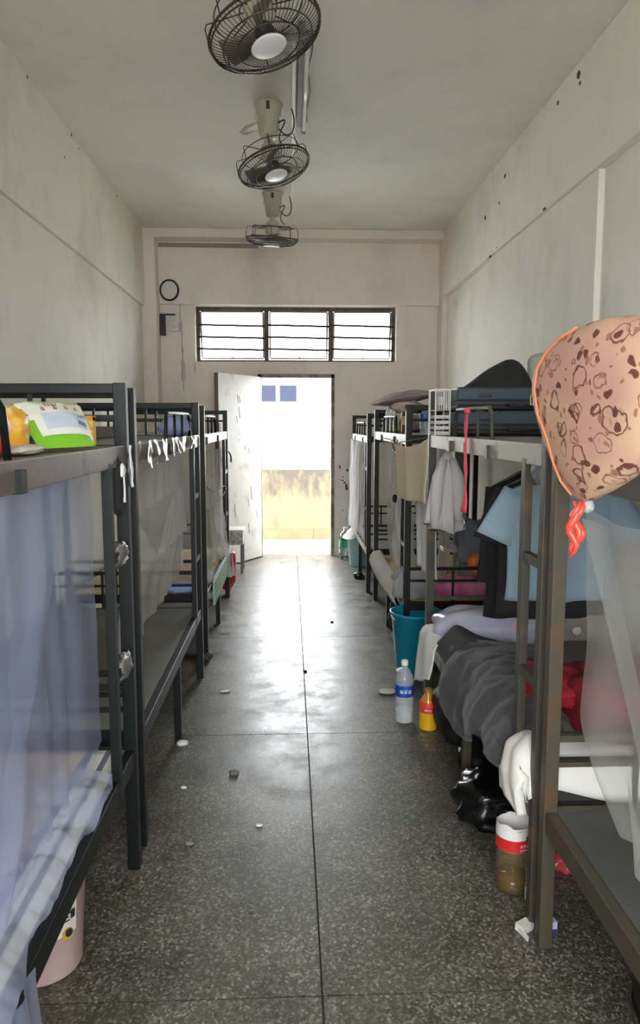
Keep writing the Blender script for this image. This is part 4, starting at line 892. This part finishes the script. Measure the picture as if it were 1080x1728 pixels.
tag(lump((.585, 4.33, .012), (.055, .035, .010), 3, .1, 2, flat=.001).build('slipper', mat('beige_rubber', rgb(196, 186, 170), .7), smooth=True), 'beige slipper toe peeking out beside the teal bucket', 'slipper')
# teal bucket and red basin
bk2 = thing('bucket', (.815, 4.98, 0), 'teal plastic bucket between the second and third right bunks', 'bucket')
TEAL = mat('teal_plastic', rgb(18, 138, 164), .35)
bc = (.83, 4.78-.0, 0)
MB().lathe([(.001, .006), (.125, 0), (.130, .008), (.165, .375), (.176, .378), (.176, .392), (.160, .392), (.124, .015), (.001, .015)], bc, 44).build('body', TEAL, bk2, smooth=True)
MB().tube([(bc[0]+.172*math.cos(a), bc[1]-.03-.05*math.sin(a), .375-.06*math.sin(a)) for a in [PI*i/12 for i in range(13)]], .005, 6).build('bail_handle', mat('white_handle', rgb(220, 220, 218), .4), bk2, smooth=True)
tag(MB().lathe([(.001, .22), (.12, .22), (.125, .226), (.17, .355), (.185, .36), (.185, .368), (.165, .365), (.12, .235), (.001, .235)], (1.13, 4.80, 0), 40).build('basin', mat('red_basin_plastic', rgb(176, 40, 48), .35), smooth=True), 'red plastic basin stacked behind the teal bucket', 'basin')
tag(MB().lathe([(.001, 0), (.155, 0), (.165, .01), (.17, .21), (.16, .22), (.001, .22)], (1.13, 4.80, 0), 32).build('pail', mat('maroon_plastic', rgb(120, 24, 34), .4), smooth=True), 'dark red pail on the floor supporting the red basin', 'pail')
#PART5
# ------------------------------------------------------------------ second right bunk, upper deck
def suitcase(label, x0, x1, y0, y1, z0, z1):
    t = thing('suitcase', ((x0+x1)/2, (y0+y1)/2, z0), label, 'suitcase', 'suitcases on the upper deck')
    C1 = mat('slate_teal_shell', rgb(40, 56, 66), .5); C2 = mat('black_trim', rgb(14, 15, 17), .5); zm = z0+(z1-z0)*.36
    MB().box(x0, x1, y0, y1, z0+.004, zm-.010).build('base_shell', C2, t, bevel=.012)
    MB().box(x0, x1, y0, y1, zm+.006, z1).build('lid', C1, t, bevel=.012)
    MB().box(x0+.006, x1-.006, y0+.006, y1-.006, zm-.011, zm+.007).build('seam', C2, t)
    for x in (x0+.14, x1-.14): MB().box(x-.032, x+.032, y0-.006, y0+.01, z1-.050, z1-.036).build('latch', C2, t, bevel=.003)
    xm = (x0+x1)/2
    MB().tube([(xm-.08, y0+.004, zm-.014), (xm-.07, y0-.014, zm-.016), (xm+.07, y0-.014, zm-.016), (xm+.08, y0+.004, zm-.014)], .007, 8).build('handle', C2, t, smooth=True)
    for z in (zm+.022, z1-.022): MB().box(x0+.015, x1-.015, y0-.003, y0+.004, z-.003, z+.003).build('rib', C1, t)
DU2 = 1.556
suitcase('upper of two slate-teal suitcases stacked on the right upper deck', .835, 1.50, 3.72, 4.06, DU2+.124, DU2+.242)
suitcase('lower of two slate-teal suitcases stacked on the right upper deck', .830, 1.50, 3.71, 4.07, DU2, DU2+.122)
bb = thing('backpack', (1.06, 3.88, 1.80), 'slumped black backpack lying on top of the slate-teal suitcases', 'bag')
def bpk(u, v):
    a = 2*PI*u; r = math.sin(PI*v*.5)**.6; x = 1.075+.185*r*sps(math.cos(a), .8); y = 3.89+.15*r*sps(math.sin(a), .9)
    h = .125*(1-r**2.6)*(1.0 + .75*(x-1.075)/.185)
    return Vector((x, y, 1.799 + max(0, h) + .008*nz((x*9, y*9, 0), 1, 3)*(1-r)))
MB().grid(bpk, 40, 14).build('body', mat('black_canvas', rgb(24, 25, 25), .85, bump=.25, bscale=50), bb, smooth=True)
MB().tube([(.93, 3.80, 1.81), (1.08, 3.76, 1.845), (1.2, 3.80, 1.85)], .008, 8).build('strap', BLACKC, bb, smooth=True)
tag(lump((1.40, 3.96, 1.885), (.14, .06, .105), 4, .10, 1.5, 30, 18, flat=1.80, e1=.6, e2=.7).build('cushion', mat('grey_green_cover', rgb(150, 152, 142), .9), smooth=True), 'grey-green cushion propped beside the black backpack', 'cushion')
wbk = thing('wire_rack', (.79, 3.92, DU2), 'white wire rack of folded papers beside the slate-teal suitcases', 'rack')
for k in range(9): MB().tube([(.756+.009*k, 3.86, DU2+.235), (.756+.009*k, 3.855, DU2+.13), (.756+.009*k, 3.99, DU2+.13)], .0024, 5).build('wire', WPLAST, wbk)
for k in range(4): MB().box(.757, .823, 3.86, 4.01, DU2+.003+.028*k, DU2+.021+.028*k).build('paper', mat('stacked_paper', rgb(206, 202, 196), .8, var=.2, scale=30), wbk)
MB().tube([(.752, 3.855, DU2+.235), (.827, 3.855, DU2+.235), (.827, 4.01, DU2+.235), (.752, 4.01, DU2+.235)], .004, 6, closed=True).build('rim', WPLAST, wbk)
for (x, y) in ((.752, 3.855), (.827, 3.855), (.827, 4.01), (.752, 4.01)): MB().tube([(x, y, DU2), (x, y, DU2+.235)], .004, 6).build('upright', WPLAST, wbk)
ly = thing('lanyard', (.765, 3.21, 1.20), 'coral pink lanyard with a metal clip hanging from the guard rail', 'lanyard')
patch((.762, 3.195, 1.675), (.762, 3.225, 1.675), (.760, 3.235, 1.235), (.760, 3.175, 1.235), 6, 30, 0, 0, (1,0,0), .006, 10, 2).build('strap', mat('coral_webbing', rgb(228, 76, 92), .7), ly, solid=.003, smooth=True)
patch((.759, 3.20, 1.54), (.759, 3.215, 1.54), (.757, 3.23, 1.235), (.757, 3.18, 1.235), 4, 20, 0, 0, (1,0,0), .008, 10, 5).build('strap', MATS['coral_webbing'], ly, solid=.003, smooth=True)
lump((.764, 3.21, 1.672), (.012, .02, .014), 2, .3, 3, nu=12, nv=8).build('knot', MATS['coral_webbing'], ly, smooth=True)
MB().box(.755, .765, 3.19, 3.22, 1.21, 1.238).build('buckle', MATS['black_trim'], ly)
MB().wire([(.76, 3.205, 1.21), (.758, 3.19, 1.19), (.758, 3.20, 1.165), (.758, 3.215, 1.17), (.76, 3.21, 1.20)], .004, 6).build('clip', mat('bright_clip', rgb(200, 200, 200), .2, .9), ly, smooth=True)
gb = thing('plastic_knot', (.90, 2.33, 1.42), 'grey plastic bag knotted to the deck rail above the ladder', 'bag')
lump((.795, 2.33, 1.475), (.02, .045, .045), 3, .5, 3, 20, 14, fold=.3).build('knot', mat('grey_film', rgb(110, 116, 122), .3), gb, smooth=True)
tag(MB().wire([(.80, 2.55, 1.47), (.90, 2.8, 1.44), (1.0, 3.0, 1.43), (1.1, 3.6, 1.46), (1.15, 4.08, 1.475)], .003, 6).build('clothes_line', mat('line_string', rgb(110, 104, 96), .9), smooth=True), 'string clothes line under the second right upper deck', 'string')
# garments
shirt('tee_shirt', 'pale blue tee shirt on a hanger under the right upper deck', (1.085, 2.90, 1.435), .235, .515, .225, mat('pale_blue_cotton', rgb(126, 146, 158), .9, bump=.12, bscale=60), sl=.035, sd=.19, cuff=.085, seed=1)
shirt('shirt', 'black shirt hanging right behind the pale blue tee shirt', (1.10, 3.06, 1.43), .235, .62, .225, BLACKC, sl=.02, sd=.22, cuff=.085, seed=4)
shirt('jacket', 'long black jacket hanging behind the black shirt', (1.10, 3.22, 1.425), .235, .66, .235, mat('matt_black_twill', rgb(18, 18, 19), .95), sl=-.02, sd=.42, cuff=.06, seed=7)
gg = thing('jacket', (.85, 3.98, 1.05), 'light grey cotton jacket hanging gathered at the far end of the right bunk', 'jacket')
rg = []
for (z, r, fo) in ((1.475, .012, .0), (1.45, .026, .1), (1.40, .048, .16), (1.32, .066, .2), (1.22, .078, .22), (1.12, .088, .24), (1.06, .092, .26)):
    ring = []
    for k in range(48):
        a = 2*PI*k/48; q = r*(1 + fo*math.sin(a*7+z*4) + .15*fo*math.sin(a*13)); ring.append(Vector((.848 + q*math.cos(a) - .03*(1.475-z), 3.98 + q*.7*math.sin(a), z + (.03*math.sin(a*2+.6) if z < 1.1 else 0))))
    rg.append(ring)
LG = mat('light_grey_cotton', rgb(190, 187, 185), .9, bump=.2, bscale=30)
MB().loft(rg).build('garment', LG, gg, smooth=True)
for (dx, l, y) in ((-.055, .39, 3.955), (.05, .36, 3.945)):
    MB().tube([(.845+dx*.4, y, 1.43), (.845+dx, y-.01, 1.33), (.845+dx*1.15, y-.012, 1.2), (.845+dx*1.2, y-.01, 1.45-l)], [.02, .034, .034, .026], 14).build('sleeve', LG, gg, smooth=True)
MB().tube([(.85, 3.98, 1.47), (.85, 3.98, 1.50)], .004, 6).build('hook', DARK, gg)
# ------------------------------------------------------------------ third right bunk: seen through the second
rk3 = thing('metal_rack', (1.20, 5.4, .42), 'small metal tray rack standing on the third right lower bed', 'rack')
ALU = mat('dull_aluminium', rgb(186, 184, 178), .35, .6)
MB().box(1.08, 1.32, 5.32, 5.52, .84, .87).build('tray', ALU, rk3, bevel=.004); MB().box(1.12, 1.28, 5.34, 5.48, .68, .715).build('tray', ALU, rk3, bevel=.004)
for (x, y) in ((1.14, 5.36), (1.26, 5.36), (1.14, 5.48), (1.26, 5.48)): MB().tube([(x, y, .422), (x, y, .86)], .007, 8).build('upright', ALU, rk3)
tag(lump((1.15, 5.42, .925), (.09, .07, .055), 4, .4, 2.5, flat=.871).build('white_rag', WHITEC, smooth=True), 'white rag heaped on the top tray of the metal rack', 'rag')
tag(lump((1.32, 5.22, .80), (.13, .07, .15), 6, .35, 1.6, 30, 18, fold=.2, fsc=2.5).build('cap', mat('slate_grey_cap', rgb(104, 108, 118), .9), smooth=True), 'slate grey cap propped beside the metal rack on the far bed', 'cap')
tag(lump((1.33, 5.25, .545), (.13, .10, .125), 6, .2, 1.6, 24, 14, flat=.421).build('box_bag', mat('dim_grey_bag', rgb(110, 108, 104), .8), smooth=True), 'grey cloth bag under the slate grey cap', 'bag')
tag(lump((1.30, 5.12, .64), (.055, .045, .065), 3, .3, 2.2, 22, 14, fold=.2).build('orange_bag', mat('orange_film', rgb(206, 110, 44), .4), smooth=True), 'crumpled orange plastic bag in front of the grey cap', 'bag')
for k, (x, cm, lb, nm) in enumerate(((1.22, rgb(206, 204, 198), 'tall white panel leaning on the wall behind the metal rack', 'panel'), (1.345, rgb(120, 124, 124), 'tall grey panel leaning on the wall beside the white panel', 'panel'))):
    tag(MB().box(x, x+.09, 6.0+.02*k, 6.03+.02*k, .422, 1.30+.10*k).build(nm, mat('panel_%d' % k, cm, .7)), lb, 'panel')
PINKC = mat('pink_bedding_cloth', rgb(206, 130, 160), .9, col2=rgb(186, 90, 130), scale=8, bump=.15, bscale=20)
tag(lump((1.20, 5.10, .475), (.30, .13, .07), 4, .2, 2.0, 34, 18, flat=.421, fold=.1).build('bedding', PINKC, smooth=True), 'pink bedding bundle at the near end of the third right bed', 'bedding')
pbg = thing('plastic_bag', (.80, 5.0, .42), 'translucent plastic bag of clothes on the corner of the third right bed', 'bag')
lump((.86, 5.03, .52), (.15, .10, .11), 2, .3, 2, 28, 16, flat=.421, fold=.15).build('sack', net_mat('milky_plastic', rgb(206, 206, 204), .75), pbg, smooth=True)
lump((.90, 5.04, .50), (.09, .07, .07), 5, .3, 2, 20, 12).build('contents', mat('grey_contents', rgb(96, 94, 98), .9), pbg, smooth=True)
# grey knitted cover folded over the bamboo board
def knit(u, v):
    y = 5.15 + 1.5*v; path = [(1.05, .435), (.93, .455), (.83, .475), (.765, .465), (.735, .43), (.728, .385), (.74, .345)]
    t = u*(len(path)-1); i = min(int(t), len(path)-2); f = t-i
    x = path[i][0]*(1-f)+path[i+1][0]*f; z = path[i][1]*(1-f)+path[i+1][1]*f
    rib = .016*math.sin(v*105+u*4); fo = .015*nz((x*4, y*4, z*4), 1.3, 2)
    return Vector((x-.6*(rib+fo) - .02*math.sin(PI*v), y, z+.6*(rib+fo)))
def knit_mat():
    m = mat('grey_knit', rgb(196, 193, 187), .95, bump=.3, bscale=60); return m
tag(MB().grid(lambda u, v: knit(.35+.65*u, v), 16, 170).build('knitted_cover', knit_mat(), smooth=True, solid=.008), 'ribbed grey knitted cover hanging over the third right bed edge', 'cover')
bw = thing('black_trousers', (.80, 5.35, 0), 'black trousers hanging in a heap under the third right bed', 'trousers')
lump((.84, 5.45, .17), (.10, .16, .15), 5, .35, 2, 26, 16, fold=.2).build('cloth', BLACKC, bw, smooth=True)
lump((.80, 5.40, .04), (.05, .06, .04), 5, .25, 2, 18, 12, flat=.002).build('trailing_leg', mat('grey_lining', rgb(150, 146, 142), .9), bw, smooth=True)
# bottles and folded quilt on its upper deck
ZB = 1.546
specs = ((.70, 5.42, .15, .034, rgb(190, 60, 50), 'red-labelled tub on the third right upper deck', 'tub'),)
bottle('oil_bottle', 'olive green oil bottle on the third right upper deck', (.835, 5.74, ZB), .20, .042, mat('olive_oil', rgb(126, 128, 56), .2), WHITEP, mat('cream_label', rgb(214, 210, 190), .5), (.50, .74), 'bottles on the third right upper deck')
bottle('shampoo_bottle', 'white shampoo bottle left of the olive bottle', (.835, 6.22, ZB), .22, .040, mat('milk_white', rgb(206, 204, 198), .4), mat('brown_cap', rgb(96, 66, 52), .4), None, group='bottles on the third right upper deck')
bottle('sauce_bottle', 'reddish sauce bottle right of the olive bottle', (.835, 5.36, ZB), .205, .034, mat('maroon_sauce', rgb(120, 52, 40), .2), WHITEP, mat('wheat_label', rgb(196, 176, 120), .5), (.3, .6), 'bottles on the third right upper deck')
bottle('water_bottle', 'clear bottle with a blue label beside the dark bunk post', (.91, 4.99, ZB), .19, .040, PET, mat('red_cap', rgb(190, 40, 44), .4), mat('royal_blue_label', rgb(36, 84, 176), .4), (.50, .72), 'bottles on the third right upper deck')
bottle('water_bottle', 'clear unlabelled bottle at the back of the crowded upper deck', (.835, 5.98, ZB), .20, .036, PET, WHITEP, None, group='bottles on the third right upper deck')
rt = thing('red_carton', (.83, 6.5, ZB), 'small red and white carton beyond the crowded bottles', 'carton')
MB().box(.815, .875, 6.48, 6.54, ZB, ZB+.07).build('box', mat('carton_white', rgb(220, 214, 208), .6), rt); MB().box(.822, .868, 6.477, 6.48, ZB+.012, ZB+.055).build('red_mark', mat('carton_red', rgb(196, 54, 44), .6), rt)
tag(lump((1.06, 6.25, ZB+.075), (.10, .15, .075), 4, .3, 2, 24, 14, flat=ZB, fold=.15).build('grey_bag', mat('grey_sack', rgb(136, 138, 134), .8), smooth=True), 'grey plastic sack behind the red and white carton', 'bag')
fq = thing('folded_quilt', (.80, 5.15, 1.72), 'flattened greyish quilt balanced on top of the crowded bottles', 'quilt')
def fqf(u, v):
    x = .60 + .40*u; y = 4.93 + .70*v; e = math.sin(PI*u)**.5*math.sin(PI*v)**.4
    return x, y, e
for sg, zz in ((1, .052), (-1, -.036)):
    pass
m = MB()
for sg, hh in ((1, .050), (-1, .040)):
    def ff(u, v, sg=sg, hh=hh):
        x, y, e = fqf(u, v); return Vector((x, y, 1.785 + .03*(u) - .03*(1-u)*(1-u) + sg*hh*e + .012*nz((x*6, y*6, sg), 1, 4)*e))
    m.grid(ff, 30, 24)
m.build('quilt', mat('mauve_grey_cotton', rgb(156, 142, 136), .9, var=.25, scale=9, bump=.2, bscale=30), fq, smooth=True)
lump((.79, 5.12, 1.735), (.10, .12, .035), 4, .35, 2.4, 24, 14, fold=.2).build('tied_bundle', mat('dusty_pink_cotton', rgb(176, 156, 146), .9), fq, smooth=True)
# hanging cloths between the bunks
tag(patch((.69, 4.86, 1.485), (.775, 4.16, 1.535), (.775, 4.16, 1.165), (.715, 4.86, 1.13), 30, 24, 2, .012, (1,.1,0), .012, 4, 3, sag=.03).build('yellowed_towel', mat('ecru_towel', rgb(206, 194, 166), .95, col2=rgb(176, 152, 96), scale=7, lo=.22, hi=.32, bump=.2, bscale=50), smooth=True, solid=.006), 'stained ecru towel hanging in the gap before the third right bunk', 'towel')
tag(patch((.80, 4.70, 1.20), (.83, 4.22, 1.20), (.83, 4.20, .72), (.81, 4.62, .74), 30, 24, 4, .018, (1,.1,0), .012, 5, 6).build('white_towel', mat('pale_grey_towel', rgb(196, 196, 196), .95), smooth=True, solid=.006), 'pale grey towel hanging in pleats below the ecru towel', 'towel')
tag(MB().tube([(.785, 6.70, 1.50), (.74, 5.6, 1.50), (.70, 4.88, 1.492), (.78, 4.12, 1.545)], .003, 6).build('washing_line', MATS['line_string']), 'string line holding the ecru towel between two right bunks', 'string')
n5 = thing('mosquito_net', (.83, 5.9, .5), 'white net gathered along the third right bunk behind the towels', 'mosquito net')
patch((.825, 5.0, 1.47), (.825, 6.62, 1.47), (.83, 5.95, .55), (.84, 5.0, .50), 50, 30, 7, .02, (1,0,0), .02, 4, 1).build('side_panel', NETW, n5, smooth=True)
patch((.80, 5.05, 1.47), (.80, 5.9, 1.47), (.83, 5.35, .50), (.84, 5.05, .48), 40, 30, 5, .02, (1,0,0), .02, 4, 2).build('gathered_fold', NETW, n5, smooth=True)
lump((.80, 5.62, 1.05), (.02, .03, .03), 3, .3, 3, nu=12, nv=8).build('tie', BLACKC, n5)
tag(MB().wire([(.765, 5.55, 1.50), (.755, 5.45, 1.42), (.75, 5.15, 1.40), (.752, 5.12, 1.36), (.752, 5.3, 1.37), (.755, 5.42, 1.43), (.752, 5.2, 1.50)], .005, 6).build('loose_cable', mat('dark_cable', rgb(60, 60, 64), .6), smooth=True), 'loop of dark cable dangling from the crowded upper deck', 'cable')
# ------------------------------------------------------------------ farthest right bunk
n6 = thing('mosquito_net', (.72, 7.9, .5), 'bright white net hanging on the farthest right bunk', 'mosquito net')
patch((.718, 7.12, 1.44), (.712, 8.66, 1.44), (.70, 8.66, .50), (.71, 7.12, .50), 60, 24, 9, .018, (1,0,0), .015, 5, 1).build('side_panel', NETW, n6, smooth=True)
patch((.712, 7.6, 1.42), (.706, 8.62, 1.42), (.69, 8.5, .46), (.70, 7.8, .46), 50, 24, 7, .02, (1,0,0), .015, 5, 3).build('front_fold', NETW, n6, smooth=True)
bp_ = thing('bucket', (.80, 8.42, 0), 'pale blue bucket by the door frame with a white cloth', 'bucket')
MB().lathe([(.001, .006), (.115, 0), (.12, .008), (.148, .30), (.156, .303), (.156, .315), (.142, .315), (.112, .015), (.001, .015)], (.80, 8.42, 0), 36).build('body', mat('ice_blue_plastic', rgb(158, 196, 204), .4), bp_, smooth=True)
MB().tube([(.80+.152*math.cos(a), 8.42-.02, .30-.10*math.sin(a)) for a in [PI*i/12 for i in range(13)]], .004, 6).build('bail_handle', MATS['bucket_wire'], bp_)
wcl = MB()
def wcf(u, v):
    a = 2*PI*u; r = .02 + .15*v; z = .47 - .16*v**1.3 + .03*math.sin(a*3)*v
    return Vector((.765 + r*math.cos(a)*.95 + .012*nz((u*5, v*3, 0), 2), 8.40 + r*math.sin(a)*.8, max(z, .318)))
tag(MB().grid(wcf, 30, 12).build('white_cloth', WHITEC, smooth=True, solid=.006), 'white cloth heaped over the pale blue bucket', 'cloth')
gj = thing('water_jug', (.655, 8.82, 0), 'large clear water jug with a green label by the door', 'jug')
MB().lathe([(.001, .004), (.075, 0), (.085, .012), (.085, .10), (.080, .115), (.085, .13), (.085, .25), (.07, .31), (.03, .345), (.028, .36), (.001, .36)], (.668, 8.83, 0), 28).build('body', clear_mat('pale_jug_plastic', (0.86, 0.92, 0.93, 1), .10, .1), gj, smooth=True)
MB().shell([(.0865, .15), (.0865, .235)], (.668, 8.83, 0), 28).build('green_label', mat('jug_green_label', rgb(28, 140, 106), .4), gj, smooth=True)
MB().lathe([(.001, .355), (.032, .355), (.032, .385), (.001, .385)], (.668, 8.83, 0), 18).build('cap', WHITEP, gj)
s2 = thing('slipper', (.72, 7.75, 0), 'dark slipper on the floor under the farthest right bunk', 'slipper')
lump((.72, 7.76, .018), (.055, .12, .018), 3, .1, 2, flat=.001).build('sole', BLACKC, s2, smooth=True); lump((.715, 7.70, .035), (.05, .04, .03), 3, .15, 2, flat=.003).build('strap', MATS['black_leather'], s2, smooth=True)
# ------------------------------------------------------------------ litter on the aisle floor
LIT = (('white paper scrap beside the middle leg of the second left bunk', -.55, 3.645, .030, .016, WHITEC), ('grey pebble lying alone in the near aisle', -.265, 3.312, .022, .014, mat('grey_stone', rgb(104, 102, 98), .8)),
       ('torn white scrap in the aisle beyond the grey pebble', -.398, 4.397, .030, .010, WHITEC), ('pale crumb nearest the second left bunk foot', -.48, 3.19, .014, .006, WHITEC),
       ('dark bit of grit on the sunlit part of the aisle', .095, 4.736, .013, .008, BLACKC), ('dull scrap near the foot of the nearest left bunk', -.394, 2.737, .018, .008, mat('dull_scrap', rgb(130, 124, 112), .8)),
       ('small dark crumb in the far aisle by the right bunk', .34, 5.95, .012, .008, BLACKC), ('pale cigarette end close to the centre joint', -.13, 2.86, .014, .006, WHITEC))
for k, (lb, x, y, r, h, mm) in enumerate(LIT):
    tag(lump((x, y, h*.5), (r, r*.6, h), k, .35, 2.2, 14, 8, flat=.0005).build(('paper_scrap', 'pebble', 'paper_scrap', 'crumb', 'grit_speck', 'card_scrap', 'crumb', 'cigarette_end')[k], mm, smooth=True), lb, 'scrap', 'scraps on the aisle floor')
